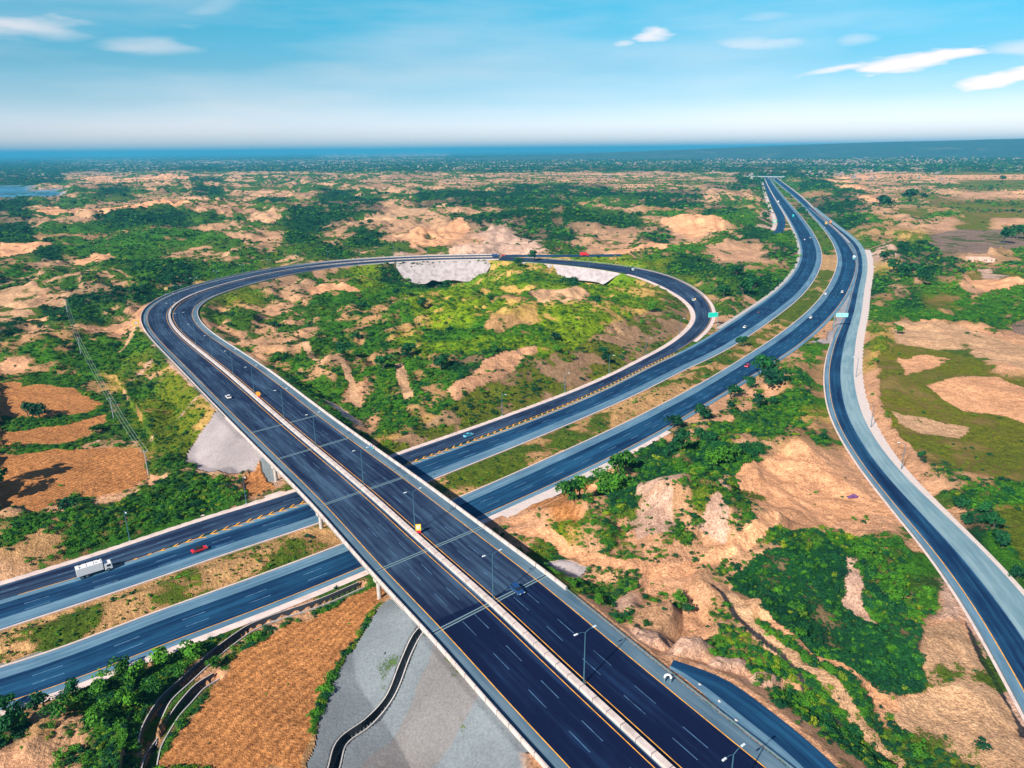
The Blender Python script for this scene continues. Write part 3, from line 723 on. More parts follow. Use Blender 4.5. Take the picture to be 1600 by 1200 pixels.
def build_ground():
    rr = [30.0]
    while rr[-1] < 120000:
        r = rr[-1]; rr.append(r * (1 + np.interp(r, [60, 100, 500, 1500, 4000, 12000, 60000], [0.006, 0.0042, 0.0042, 0.005, 0.010, 0.022, 0.08])))
    rr = np.array(rr); aa = np.radians(np.linspace(-64, 64, 860))
    Rg, Ag = np.meshgrid(rr, aa, indexing='ij'); x = (Rg * np.sin(Ag)).ravel(); y = (Rg * np.cos(Ag)).ravel()
    A, kind = landcover(x, y); z = height(x, y, A[:, 7])
    nr, na = len(rr), len(aa)
    me = bpy.data.meshes.new('ground'); nv = nr * na; nf = (nr - 1) * (na - 1)
    me.vertices.add(nv); me.loops.add(nf * 4); me.polygons.add(nf)
    me.vertices.foreach_set('co', np.stack([x, y, z], 1).astype(np.float32).ravel())
    i = (np.arange(nr - 1)[:, None] * na + np.arange(na - 1)[None]).ravel()
    f = np.stack([i, i + na, i + na + 1, i + 1], 1)[:, ::-1]
    me.loops.foreach_set('vertex_index', f.astype(np.int32).ravel())
    me.polygons.foreach_set('loop_start', (np.arange(nf) * 4).astype(np.int32)); me.polygons.foreach_set('loop_total', np.full(nf, 4, np.int32))
    me.polygons.foreach_set('use_smooth', np.ones(nf, bool))
    for nm, cols in (('soil', A[:, 0:3]), ('plant', A[:, 3:6])):
        at = me.color_attributes.new(nm, 'FLOAT_COLOR', 'POINT'); at.data.foreach_set('color', np.c_[cols, np.ones(nv)].astype(np.float32).ravel())
    at = me.attributes.new('cover', 'FLOAT', 'POINT'); at.data.foreach_set('value', A[:, 6].astype(np.float32))
    fld = np.isin(kind, [KEYS.index(c) for c in 'ob']).astype(np.float32)
    at = me.attributes.new('field', 'FLOAT', 'POINT'); at.data.foreach_set('value', fld)
    at = me.attributes.new('hard', 'FLOAT', 'POINT'); at.data.foreach_set('value', np.isin(kind, [KEYS.index(c) for c in 'rxvR']).astype(np.float32))
    me.update(); me.validate()
    o = bpy.data.objects.new('ground', me); COL.objects.link(o); o['kind'] = 'structure'
    m, nt, b = newmat('ground'); me.materials.append(m); L = nt.links.new
    def attr(n, out): a = nt.nodes.new('ShaderNodeAttribute'); a.attribute_name = n; return a.outputs[out]
    p = geo_pos(nt)
    big = noise(nt, 0.045, 7, 0.62, vec=p); mid = noise(nt, 0.40, 6, 0.72, vec=p); fine = noise(nt, 1.9, 4, 0.7, vec=p); vast = noise(nt, 0.008, 5, 0.6, vec=p)
    soil = attr('soil', 'Color'); plant = attr('plant', 'Color'); cov = attr('cover', 'Fac'); field = attr('field', 'Fac')
    sv = mixc(nt, maprange(nt, big, 0.3, 0.7), (0.72, 0.70, 0.70), (1.22, 1.2, 1.18)); soil = mixc(nt, 1.0, soil, sv, 'MULTIPLY')
    hard = attr('hard', 'Fac')
    sv = mixc(nt, maprange(nt, mid, 0.3, 0.7), (0.66, 0.62, 0.58), (1.28, 1.28, 1.28)); sv = mixc(nt, hard, sv, (1, 1, 1)); soil = mixc(nt, 1.0, soil, sv, 'MULTIPLY')
    sv = mixc(nt, maprange(nt, fine, 0.32, 0.72), (0.50, 0.46, 0.46), (1.42, 1.42, 1.42)); sv = mixc(nt, mth(nt, 'MULTIPLY', hard, 0.55), sv, (1, 1, 1)); soil = mixc(nt, 1.0, soil, sv, 'MULTIPLY')
    # plough lines in the fields
    wv = nt.nodes.new('ShaderNodeTexWave'); wv.inputs['Scale'].default_value = 0.16; wv.inputs['Distortion'].default_value = 16; wv.inputs['Detail'].default_value = 5; wv.inputs['Detail Scale'].default_value = 0.35
    rot = nt.nodes.new('ShaderNodeMapping'); rot.inputs['Rotation'].default_value = (0, 0, 0.5); L(p, rot.inputs[0]); L(rot.outputs[0], wv.inputs[0])
    fl = mixc(nt, wv.outputs['Fac'], (0.80, 0.76, 0.74), (1.12, 1.1, 1.1)); fl = mixc(nt, field, (1, 1, 1), fl); soil = mixc(nt, 1.0, soil, fl, 'MULTIPLY')
    pv = mixc(nt, maprange(nt, mid, 0.32, 0.68), (0.5, 0.55, 0.6), (1.5, 1.35, 1.1)); plant = mixc(nt, 1.0, plant, pv, 'MULTIPLY')
    pv = mixc(nt, maprange(nt, vast, 0.35, 0.65), (0.7, 0.85, 1.1), (1.35, 1.1, 0.8)); plant = mixc(nt, 1.0, plant, pv, 'MULTIPLY')
    pv = mixc(nt, maprange(nt, fine, 0.3, 0.7), (0.30, 0.38, 0.45), (1.75, 1.65, 1.4)); plant = mixc(nt, 1.0, plant, pv, 'MULTIPLY')
    n = mth(nt, 'ADD', mth(nt, 'MULTIPLY', big, 0.25), mth(nt, 'ADD', mth(nt, 'MULTIPLY', mid, 0.40), mth(nt, 'MULTIPLY', fine, 0.35)))
    thr = mth(nt, 'ADD', n, mth(nt, 'MULTIPLY', mth(nt, 'SUBTRACT', cov, 0.5), 0.46))
    # steep faces carry less growth
    geo = nt.nodes.new('ShaderNodeNewGeometry'); sp = nt.nodes.new('ShaderNodeSeparateXYZ'); L(geo.outputs['True Normal'], sp.inputs[0])
    steep = maprange(nt, sp.outputs[2], 0.70, 0.92, 0.10, 0.0); thr = mth(nt, 'SUBTRACT', thr, steep)
    f = maprange(nt, thr, 0.485, 0.53, 0, 1, True)
    col = mixc(nt, f, soil, plant)
    L(col, b.inputs['Base Color']); b.inputs['Roughness'].default_value = 0.95; b.inputs['Specular IOR Level'].default_value = 0.1
    hh = mth(nt, 'ADD', mth(nt, 'MULTIPLY', mid, 2.2), mth(nt, 'ADD', mth(nt, 'MULTIPLY', fine, 0.5), mth(nt, 'MULTIPLY', f, 0.5)))
    bump(nt, b, mth(nt, 'MULTIPLY', hh, mth(nt, 'SUBTRACT', 1.0, mth(nt, 'MULTIPLY', hard, 0.85))), 0.75, 1.0)
    return o
ground = build_ground()
def zground(pts):
    pts = np.atleast_2d(pts); return height(pts[:, 0].astype(float), pts[:, 1].astype(float))

def hills():
    # a long low ridge on the right, far away
    az = np.linspace(math.radians(-8), math.radians(60), 160); rows = [7600, 8300, 9200, 10500, 12500]
    v = []; f = []
    for k, r in enumerate(rows):
        for a in az:
            x, y = r * math.sin(a), r * math.cos(a)
            h = [0, .55, 1.0, .7, 0][k] * np.interp(math.degrees(a), [-8, 5, 17, 26, 35, 60], [0, 60, 125, 165, 185, 190])
            h = h * (0.9 + 0.2 * float(fbm(np.array([x]), np.array([y]), 5000, 5, 1)[0]))
            v.append((x, y, h - 5))
    n = len(az)
    for k in range(len(rows) - 1):
        for i in range(n - 1): f.append((k * n + i, k * n + i + 1, (k + 1) * n + i + 1, (k + 1) * n + i))
    me = bpy.data.meshes.new('hills'); me.from_pydata(v, [], f); me.polygons.foreach_set('use_smooth', [True] * len(f))
    m, nt, b = newmat('hills'); nn = noise(nt, 0.004, 8, 0.6, vec=geo_pos(nt))
    nt.links.new(ramp(nt, nn, [(0.35, (0.005, 0.035, 0.04)), (0.6, (0.02, 0.06, 0.05)), (0.75, (0.16, 0.13, 0.10))]), b.inputs['Base Color']); b.inputs['Roughness'].default_value = 1
    me.materials.append(m); o = bpy.data.objects.new('hills', me); COL.objects.link(o); o['kind'] = 'structure'
hills()

# ------------------------------------------------------------------ road surfaces
def yellow_white(mb, rb, items, dz):
    for it in items:
        if it[0] == 'line': strip(mb, rb, it[1], (lambda w, q=it: (q[1](w) if callable(q[1]) else q[1]) + q[3]), dz, it[2], *(it[4] if len(it) > 4 else ()))
        else: dash(mb, rb, it[1], it[3], it[4], it[5], dz, it[2], *(it[6] if len(it) > 6 else ()))
def road(name, rb, layers, dz, mats):
    mb = MB()
    for o0, o1, m in layers: strip(mb, rb, o0, o1, dz, m)
    o = mb.build(name, mats); o['kind'] = 'structure'; return o
Wd = lambda k: (lambda w: w * k)
We = lambda d: (lambda w: w - d)
Wm = lambda d: (lambda w: w / 2 + d)
# motorway towards the left: gore or shoulder, lanes, pale shoulder
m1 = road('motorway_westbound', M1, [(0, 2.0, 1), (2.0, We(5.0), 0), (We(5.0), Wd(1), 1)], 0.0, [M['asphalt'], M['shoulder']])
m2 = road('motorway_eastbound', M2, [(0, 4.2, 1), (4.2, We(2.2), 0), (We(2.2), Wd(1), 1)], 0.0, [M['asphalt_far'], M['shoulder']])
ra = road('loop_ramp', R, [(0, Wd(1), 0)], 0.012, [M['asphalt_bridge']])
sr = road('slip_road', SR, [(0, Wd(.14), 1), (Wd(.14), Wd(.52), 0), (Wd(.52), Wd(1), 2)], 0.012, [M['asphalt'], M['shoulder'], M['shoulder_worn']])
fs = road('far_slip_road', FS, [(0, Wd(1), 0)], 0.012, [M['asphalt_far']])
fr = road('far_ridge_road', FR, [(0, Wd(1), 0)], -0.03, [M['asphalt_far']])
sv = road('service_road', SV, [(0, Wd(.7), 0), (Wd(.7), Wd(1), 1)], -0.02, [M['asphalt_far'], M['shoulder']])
def cutidx(rb, s): return int(np.clip(np.searchsorted(rb.s, s), 0, len(rb.s) - 1))

mb = MB()   # paint on the left-going carriageway: chevrons then lane dashes
c0 = M1.locate(185, 883)[0]; c1 = M1.locate(1055, 552)[0]
strip(mb, M1, -0.1, 0.1, 0.03, 0, cutidx(M1, M1.locate(20, 935)[0]), cutidx(M1, c0))
x = c0
while x < c1:
    k = min(1.0, (x - c0) / 30.0 + 0.15)
    hw = 1.3 * k; L = 1.5 * k + 0.4; t = 0.85
    for sg in (-1, 1):
        a = M1.at(x, 0.0, 0.03); b_ = M1.at(x + L, sg * hw, 0.03); c_ = M1.at(x + L + t, sg * hw, 0.03); d_ = M1.at(x + t, 0.0, 0.03)
        q = (a, b_, c_, d_) if sg > 0 else (a, d_, c_, b_)
        mb.quad(*q, 0)
    x += 3.6
for sgn in (-1, 1): strip(mb, M1, sgn * 1.4 - 0.07, sgn * 1.4 + 0.07, 0.03, 0, cutidx(M1, c0 + 130), cutidx(M1, c1))
for s0 in (0.38, 0.60):
    dash(mb, M1, Wd(s0), 0.18, 5.5, 10, 0.026, 1)
strip(mb, M1, We(4.9), We(4.72), 0.026, 2)
strip(mb, M1, We(0.6), We(0.4), 0.026, 2)
mb.build('road_marking', [M['yellow'], M['white_line'], M['white_worn']], m1)
mb = MB()
for s0 in (0.44, 0.64): dash(mb, M2, Wd(s0), 0.18, 5.5, 10, 0.026, 1)
strip(mb, M2, 1.2, 1.4, 0.026, 2); strip(mb, M2, We(2.3), We(2.1), 0.026, 0)
mb.build('road_marking', [M['yellow'], M['white_line'], M['white_worn']], m2)
mb = MB(); dash(mb, R, Wd(.5), 0.15, 4, 9, 0.03, 1); strip(mb, R, 0.4, 0.6, 0.03, 0, 0, cutidx(R, R.locate(1065, 546)[0])); strip(mb, R, We(0.6), We(0.45), 0.03, 2)
mb.build('road_marking', [M['yellow'], M['white_line'], M['white_worn']], ra)
mb = MB(); strip(mb, SR, Wd(.13), Wd(.145), 0.03, 0); strip(mb, SR, Wd(.52), (lambda w: w * .52 + .18), 0.03, 2)
mb.build('road_marking', [M['yellow'], M['white_line'], M['white_worn']], sr)

# pale kerbs and gravel verges beside the roads
def ledge(name, rb, o0, o1, z0, z1, mat, i0=0, i1=None):
    mb = MB(); a = rb.off(o0, z0); b = rb.off(o1, z1); i1 = len(a) - 1 if i1 is None else i1
    for i in range(i0, i1): mb.quad(b[i], b[i + 1], a[i + 1], a[i], 0, ((0, rb.s[i]), (0, rb.s[i + 1]), (1, rb.s[i + 1]), (1, rb.s[i])))
    o = mb.build(name, mat); o['kind'] = 'structure'; return o
mb = MB(); wall(mb, M1, (lambda w: w + 0.05), 0.55, -0.3, 0.14); o = mb.build('kerb', M['kerb']); o['kind'] = 'structure'
mb = MB(); wall(mb, M2, -0.6, 0.55, -0.3, 0.14); o = mb.build('kerb', M['kerb']); o['kind'] = 'structure'
ledge('gravel_verge', R, (lambda w: w + 0.0), (lambda w: w + 4.2), 0.05, -0.02, M['verge'], cutidx(R, R.locate(1000, 425, 6)[0]))
ledge('gravel_verge', M1, -3.0, 0.0, 0.02, 0.05, M['concrete_grey'], cutidx(M1, M1.locate(1120, 515)[0]))
ledge('gravel_verge', M2, (lambda w: w), (lambda w: w + 2.2), 0.02, -0.05, M['verge'], 0, cutidx(M2, M2.locate(1040, 674)[0]))
ledge('rubble_verge', M2, (lambda w: w + 0.3), (lambda w: w + 5.4), 0.10, 0.5, M['concrete'], cutidx(M2, M2.locate(770, 805)[0]), cutidx(M2, M2.locate(972, 715)[0]))
ledge('gravel_verge', SR, Wd(1), (lambda w: w + np.interp(SR.s, [0, 150, 260, 420], [1.3, 1.5, 4.5, 7.0])), 0.03, 0.02, M['concrete'], 0, cutidx(SR, SR.locate(1345, 390)[0]))
ledge('gravel_verge', SR, -0.9, 0.0, 0.05, 0.03, M['verge'], 0, cutidx(SR, SR.locate(1300, 530)[0]))
ledge('gravel_verge', FS, -9.0, -1.0, 0.2, 0.05, M['verge'], cutidx(FS, 60), len(FS.p) - 1)
ledge('gravel_verge', R, -2.6, -0.1, -0.02, 0.04, M['verge'], cutidx(R, R.locate(1000, 417, 6)[0]), cutidx(R, R.locate(1085, 533)[0]))
ledge('grass_verge', M2, (lambda w: w), (lambda w: w + 2.5), 0.02, 0.0, M['kerb'], cutidx(M2, M2.locate(1330, 380)[0]), len(M2.p) - 1)

# ------------------------------------------------------------------ the overpass
M['asphalt_new'] = asphalt('asphalt_new', (0.0008, 0.0015, 0.022), (0.010, 0.030, 0.085), 0.60)
mb = MB(); jn = cutidx(O, 182)
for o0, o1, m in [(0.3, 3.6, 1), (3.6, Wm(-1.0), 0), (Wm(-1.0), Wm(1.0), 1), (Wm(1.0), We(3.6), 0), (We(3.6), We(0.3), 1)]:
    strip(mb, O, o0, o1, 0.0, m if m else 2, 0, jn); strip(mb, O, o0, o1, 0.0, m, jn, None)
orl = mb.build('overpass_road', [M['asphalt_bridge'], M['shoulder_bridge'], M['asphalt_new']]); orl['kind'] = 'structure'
mb = MB()
strip(mb, O, 3.55, 3.75, 0.02, 0); strip(mb, O, We(3.75), We(3.55), 0.02, 0)
strip(mb, O, Wm(-2.0), Wm(-1.82), 0.02, 0); strip(mb, O, Wm(1.82), Wm(2.0), 0.02, 0)
for k in (0.245, 0.345, 0.655, 0.755): dash(mb, O, Wd(k), 0.17, 6.0, 7.0, 0.016, 1, 80 + random.random() * 5)
mb.build('road_marking', [M['yellow'], M['white_worn']], orl)
i0, i1 = cutidx(O, BR0), cutidx(O, BR1)
bridge = empty('overpass_bridge', tuple(O.at((BR0 + BR1) / 2, Wd(.5), -8)), 0, 'long concrete motorway bridge carrying two carriageways over the lower motorway', 'bridge')
def sub(mbx, name, mats, parent, **k):
    """build world-space geometry as a child of an unrotated empty"""
    off = parent.matrix_basis.translation if parent.parent is None else parent.parent.matrix_basis.translation
    if parent.parent is None: mbx.v = [(p[0] - off[0], p[1] - off[1], p[2] - off[2]) for p in mbx.v]
    else: mbx.v = [(p[0] - off[0], p[1] - off[1], p[2] - off[2]) for p in mbx.v]
    return mbx.build(name, mats, parent, **k)
mb = MB(); wall(mb, O, 0.0, (34.9), -0.35, -0.03, 0, i0, i1) if False else None
a = O.off(0.0); b_ = O.off(Wd(1))
for i in range(i0, i1):
    def zz(p, h): q = p.copy(); q[2] += h; return q
    mb.quad(zz(a[i], -0.35), zz(a[i], -0.02), zz(a[i + 1], -0.02), zz(a[i + 1], -0.35)); mb.quad(zz(b_[i + 1], -0.35), zz(b_[i + 1], -0.02), zz(b_[i], -0.02), zz(b_[i], -0.35))
    mb.quad(zz(a[i], -0.02), zz(b_[i], -0.02), zz(b_[i + 1], -0.02), zz(a[i + 1], -0.02)); mb.quad(zz(a[i], -0.35), zz(a[i + 1], -0.35), zz(b_[i + 1], -0.35), zz(b_[i], -0.35))
sub(mb, 'deck', M['concrete_grey'], bridge)
for k in range(9):
    mb = MB(); wall(mb, O, (lambda w, k=k: 0.7 + (w - 2.2) * k / 8), 0.8, -1.75, -0.36, 0, i0, i1); sub(mb, 'girder', M['concrete_grey'], bridge)
JOINTS = [182, 212, 254.5, 296.5, 327]
for js in JOINTS:
    mb = MB()
    for sgn in (-0.42, 0.42):
        pa = O.at(js - 1.7 + sgn, 0.45, 0.012); pb = O.at(js + 1.7 + sgn, Wd(1), 0.012) - np.array([0, 0, 0])
        pb = O.at(js + 1.7 + sgn, We(0.45), 0.012); t = O.t[cutidx(O, js)] * 0.16
        mb.quad(pb - t, pb + t, pa + t, pa - t, 0)
    pa = O.at(js - 1.7, 0.45, 0.010); pb = O.at(js + 1.7, We(0.45), 0.010); t = O.t[cutidx(O, js)] * 0.22
    mb.quad(pb - t, pb + t, pa + t, pa - t, 1)
    sub(mb, 'expansion_joint', [M['shoulder_worn'], M['dark']], bridge)
for js in JOINTS[1:-1]:
    e = empty('pier', (0, 0, 0)); e.parent = bridge
    mb = MB(); p0 = O.at(js - 1.7, 0.9, 0); p1 = O.at(js + 1.7, We(0.9), 0); d = p1 - p0; ang = math.atan2(d[1], d[0]); c = (p0 + p1) / 2
    mb.box((c[0], c[1], ZO - 2.35), (np.linalg.norm(d[:2]), 1.5, 1.15), ang)
    sub(mb, 'pier_cap', M['concrete_grey'], e)
    for k in range(6):
        q = p0 + d * (0.03 + 0.94 * k / 5); mb = MB(); mb.tube((q[0], q[1], -0.5), (q[0], q[1], ZO - 2.93), 0.6, n=14)
        sub(mb, 'column', M['concrete_grey'], e, smooth=False)
for js in (BR0, BR1):
    p0 = O.at(js - 1.7, 0.2, 0); p1 = O.at(js + 1.7, We(0.2), 0); d = p1 - p0; c = (p0 + p1) / 2; mb = MB()
    mb.box((c[0], c[1], 3.0), (np.linalg.norm(d[:2]), 1.2, 6.4), math.atan2(d[1], d[0])); sub(mb, 'abutment', M['concrete_grey'], bridge)
def barrier_thing(name, rb, o, th, z0, z1, mat, label, cat, i0=0, i1=None, group=None, cap=None, posts=None):
    mb = MB(); wall(mb, rb, o, th, z0, z1, 0, i0, i1)
    ob = mb.build(name, mat); tag(ob, label, cat, group)
    return ob
# edge parapets and the wide median barrier
barrier_thing('parapet_wall', O, 0.0, 0.32, -0.36, 0.95, M['barrier'], 'pale concrete parapet along the left edge of the overpass and its curve', 'parapet', 0, None, 'parapets along the overpass')
barrier_thing('parapet_wall', O, We(0.45), 0.45, -0.36, 1.0, M['barrier'], 'thick pale concrete parapet along the right edge of the overpass, shading the ground beyond', 'parapet', cutidx(O, 175), cutidx(O, 400), 'parapets along the overpass')
barrier_thing('parapet_wall', O, We(0.35), 0.35, -0.36, 0.7, M['concrete_grey'], 'low grey concrete parapet on the inside of the curve beyond the bridge', 'parapet', cutidx(O, 400), None, 'parapets along the overpass')
mbm = MB(); wall(mbm, O, Wm(-0.75), 1.25, 0.005, 0.82, 0)
ob = mbm.build('median_barrier', M['barrier']); tag(ob, 'wide pale concrete barrier between the two overpass carriageways', 'median barrier')
# steel crash rail on the right near the camera, with posts
def crash_rail(rb, o, s0, s1, label, zb=0.0, step=4.0, cat='crash barrier'):
    c = rb.at((s0 + s1) / 2, o, 0); root = empty('crash_barrier', tuple(c), 0, label, cat, 'steel crash barriers beside the roads')
    j0, j1 = cutidx(rb, s0), cutidx(rb, s1)
    for h in (0.45, 0.72):
        mb = MB(); wall(mb, rb, o, 0.07, h + zb, h + 0.17 + zb, 0, j0, j1); sub(mb, 'rail', M['steel'], root)
    x = rb.s[j0] + 1; n = 0
    while x < rb.s[j1] and n < 95:
        q = rb.at(x, (lambda w: (o(w) if callable(o) else o) + 0.14), zb); mb = MB(); mb.box((q[0], q[1], q[2] + 0.35), (0.12, 0.12, 0.9), rb.dir(x)); sub(mb, 'post', M['steel'], root); x += step; n += 1
crash_rail(O, We(0.5), O.s[0] + 60, 172, 'double steel crash rail along the right edge of the near carriageway, below the bridge end')
crash_rail(R, -0.5, 20, R.locate(1100, 462, 2)[0], 'long steel rail on the outer side of the loop ramp')
crash_rail(SR, -0.4, 0, SR.locate(1307, 512)[0], 'steel rail along the left edge of the right-hand slip road', step=6)
crash_rail(O, -0.6, 345, 520, 'steel rail outside the left edge of the curve above the scrub slope')

# ------------------------------------------------------------------ slope linings and walls
def slope_lining(name, rb, s0, s1, o0, o1, z0, z1, label, cat, mat, nx=6):
    mb = MB(); i0, i1 = cutidx(rb, s0), cutidx(rb, s1); rows = []
    for k in range(nx + 1):
        t = k / nx
        # the lining tapers away towards both ends
        tp = np.clip(np.sin(np.pi * np.clip((rb.s - s0) / (s1 - s0), 0, 1)) * 3.0, 0.02, 1) * (0.9 + 0.2 * vnoise(rb.s / 9, rb.s * 0))
        q = rb.off((lambda w, t=t: (o0(w) if callable(o0) else o0) + ((o1(w) if callable(o1) else o1) - (o0(w) if callable(o0) else o0)) * t * tp)); q[:, 2] += z0 + (z1 - z0) * t * tp
        rows.append(q)
    for k in range(nx):
        for i in range(i0, i1): 
            q = (rows[k + 1][i], rows[k + 1][i + 1], rows[k][i + 1], rows[k][i])
            mb.quad(*(q if o1 is not None else q[::-1]), 0)
    ob = mb.build(name, mat); md = ob.modifiers.new('thick', 'SOLIDIFY'); md.thickness = 0.4; md.offset = -1
    tag(ob, label, cat); return ob
ledge('gravel_verge', O, We(0), We(-3.4), 0.03, 0.0, M['verge'], cutidx(O, O.locate(600, 409, 8)[0]), len(O.p) - 1)
pale_wall = concrete('stained_lining', (0.42, 0.37, 0.38), (0.20, 0.16, 0.16), 0.22, 1.0)
slope_lining('retaining_wall', O, O.locate(612, 408, 8)[0], O.s[-1] - 4, We(-3.2), We(-21.0), -0.1, -17.0, 'tall pale sloping retaining wall holding up the ridge road above the ravine', 'retaining wall', pale_wall)
slope_lining('slope_apron', R, 22, R.locate(965, 426, 7)[0], (lambda w: w + 3.0), (lambda w: w + 13.0), -0.1, -9.5, 'pale streaked concrete apron below the start of the loop ramp', 'retaining wall', pale_wall)

# walls that line the sunken channels
for k, (hw, dp, l) in enumerate(CHL):
    c = l[len(l) // 2]; lab = ['dark winding drain sunk between the two gravel lots under the overpass edge', 'curved concrete-lined drain running from the lower motorway into the green thicket', 'short curved drain wall between the thicket and the orange field'][k]
    zb = zground(l[:, :2] + 0) ; z0 = float(np.median(zground(l[:, :2] + np.array([hw + 2.5, 0]))))
    root = empty('drain_channel', (c[0], c[1], z0), 0, lab, 'drain', 'sunken drains by the overpass')
    t = np.gradient(l, axis=0); t[:, 2] = 0; t /= np.linalg.norm(t, axis=1)[:, None]; nr = np.stack([t[:, 1], -t[:, 0], 0 * t[:, 0]], 1)
    zt = zground((l - nr * (hw + 1.2))[:, :2]); zt2 = zground((l + nr * (hw + 1.2))[:, :2]); zt = np.convolve(np.pad(zt, 4, 'edge'), np.ones(9) / 9, 'valid'); zt2 = np.convolve(np.pad(zt2, 4, 'edge'), np.ones(9) / 9, 'valid')
    for sg, ztop in ((-1, zt), (1, zt2)):
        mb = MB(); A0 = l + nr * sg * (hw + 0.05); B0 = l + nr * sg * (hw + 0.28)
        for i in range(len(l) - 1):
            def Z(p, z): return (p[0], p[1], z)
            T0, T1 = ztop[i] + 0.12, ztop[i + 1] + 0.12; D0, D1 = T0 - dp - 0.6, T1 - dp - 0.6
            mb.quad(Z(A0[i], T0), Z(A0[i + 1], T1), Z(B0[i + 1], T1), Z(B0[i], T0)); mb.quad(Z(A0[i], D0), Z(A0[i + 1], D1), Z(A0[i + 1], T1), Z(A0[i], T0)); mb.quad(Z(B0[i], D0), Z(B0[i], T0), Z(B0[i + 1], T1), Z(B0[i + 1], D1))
        mb.m = [0, 1, 0] * (len(mb.m) // 3); sub(mb, 'side_wall', [M['concrete_grey'], M['drain_shade']], root)
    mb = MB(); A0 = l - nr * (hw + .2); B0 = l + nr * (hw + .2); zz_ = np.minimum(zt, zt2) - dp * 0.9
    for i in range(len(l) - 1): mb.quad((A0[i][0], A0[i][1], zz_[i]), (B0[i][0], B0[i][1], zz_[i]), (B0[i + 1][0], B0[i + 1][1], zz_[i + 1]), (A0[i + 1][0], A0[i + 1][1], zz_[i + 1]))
    sub(mb, 'channel_floor', M['drain_shade'] if k else M['dark'], root)  # floors coloured near-black as the drains' own shade, blackest in the first

# ------------------------------------------------------------------ street lamps
def make_lamp(hh=12.0, arms=2, arm=1.9, label='', group=''):
    root = empty('street_lamp', (0, 0, 0), 0, label, 'street lamp', group)
    mb = MB(); mb.box((0, 0, 0.15), (0.5, 0.5, 0.3)); mb.build('base', M['concrete_grey'], root)
    mb = MB(); mb.tube((0, 0, 0.3), (0, 0, hh), 0.15, 0.085, 8); mb.build('pole', M['lamp_steel'], root)
    for sg in ((-1, 1) if arms == 2 else (1,)):
        mb = MB(); mb.tube((0, 0, hh - 0.1), (sg * arm * 0.5, 0, hh + 0.35), 0.06, 0.055, 6); mb.tube((sg * arm * 0.5, 0, hh + 0.35), (sg * arm, 0, hh + 0.45), 0.055, 0.05, 6)
        a_ = mb.build('arm', M['lamp_steel'], root)
        mb = MB(); mb.box((sg * (arm + 0.4), 0, hh + 0.45), (0.95, 0.34, 0.16), 0, 0, 0.75); mb.build('lamp_head', M['lamp_head'], a_)
    return root
lamp0 = None
s = 149 - 36 * 3; n = 0
sO = [77, 113, 149, 183, 223, 258, 298, 332, 372, 405, 442, 475] + list(range(510, int(O.s[-1]) - 10, 36))
for k, s in enumerate(sO):
    if lamp0 is None: o = lamp0 = make_lamp(12.3, 2)
    else: o = copy_tree(lamp0)
    o.location = O.at(s, (lambda w: w / 2 + 1.15)); o.rotation_euler.z = O.dir(s) + math.pi / 2 + random.uniform(-.03, .03)
    where = ('nearest the camera' if k < 3 else 'beside the bridge joint' if s < 190 else 'on the bridge over the lower motorway' if s < 330 else 'on the straight beyond the bridge' if s < 480 else 'on the far curve')
    tag(o, 'twin-arm street lamp by the median barrier, ' + where, 'street lamp', 'twin-arm lamps along the overpass median')
lamp1 = None
def side_lamp(rb, u, v, z, off, label, side=1, hh=10.0):
    global lamp1
    s, _ = rb.locate(u, v, z)
    if lamp1 is None: lamp1 = make_lamp(10.0, 1); o = lamp1
    else: o = copy_tree(lamp1)
    q = rb.at(s, off); q[2] = q[2] - 0.1; o.location = q; o.rotation_euler.z = rb.dir(s) - math.pi / 2 + (0 if side > 0 else math.pi)
    tag(o, label, 'street lamp', 'single-arm lamps along the lower roads')
for u, v in ((202, 843), (383, 785)): side_lamp(R, u, v, 0, (lambda w: w + 2.5), 'single-arm lamp on the gravel verge left of the bridge, above the %s' % ('white truck' if u < 300 else 'gravel cone'), -1)
for u, v in ((771, 645), (857, 607), (931, 580), (991, 552), (1039, 520), (1010, 430), (940, 415)): side_lamp(R, u, v, 0 if v > 500 else 6, (lambda w: w + 2.5), 'single-arm lamp on the gravel verge at the inner edge of the loop', -1)
for u, v in ((1342, 590), (1357, 668), (1402, 733)): side_lamp(SR, u, v, 0, Wd(1.06), 'single-arm lamp on the pale verge of the right-hand slip road', -1)

# power line on the left, wooden poles with crossarms
pl = [(108, 500), (128, 560), (178, 655), (232, 742)]
tops = []
pole0 = None
for k, (u, v) in enumerate(pl):
    q = P(u, v); z = float(zground(np.array([[q[0], q[1]]]))[0])
    if pole0 is None:
        o = pole0 = empty('utility_pole', (0, 0, 0)); mb = MB(); mb.tube((0, 0, -0.5), (0, 0, 10.0), 0.22, 0.13, 8); mb.build('pole', M['wire'], o)
        mb = MB(); mb.box((0, 0, 9.3), (2.4, 0.14, 0.16)); ca = mb.build('crossarm', M['wire'], o)
        for x in (-1.1, 0, 1.1): mb = MB(); mb.tube((x, 0, 9.38), (x, 0, 9.68), 0.07, 0.05, 8); mb.build('insulator', M['lamp_head'], ca)
    else: o = copy_tree(pole0)
    o.location = (q[0], q[1], z); o.rotation_euler.z = 0.35
    tag(o, 'grey utility pole with a crossarm, %s' % ['farthest, by the dirt path', 'above the green gully', 'between the two ploughed fields', 'nearest, at the corner of the large orange field'][k], 'utility pole', 'poles of the power line on the left')
    tops.append(np.array([q[0], q[1], z + 9.65]))
mb = MB()
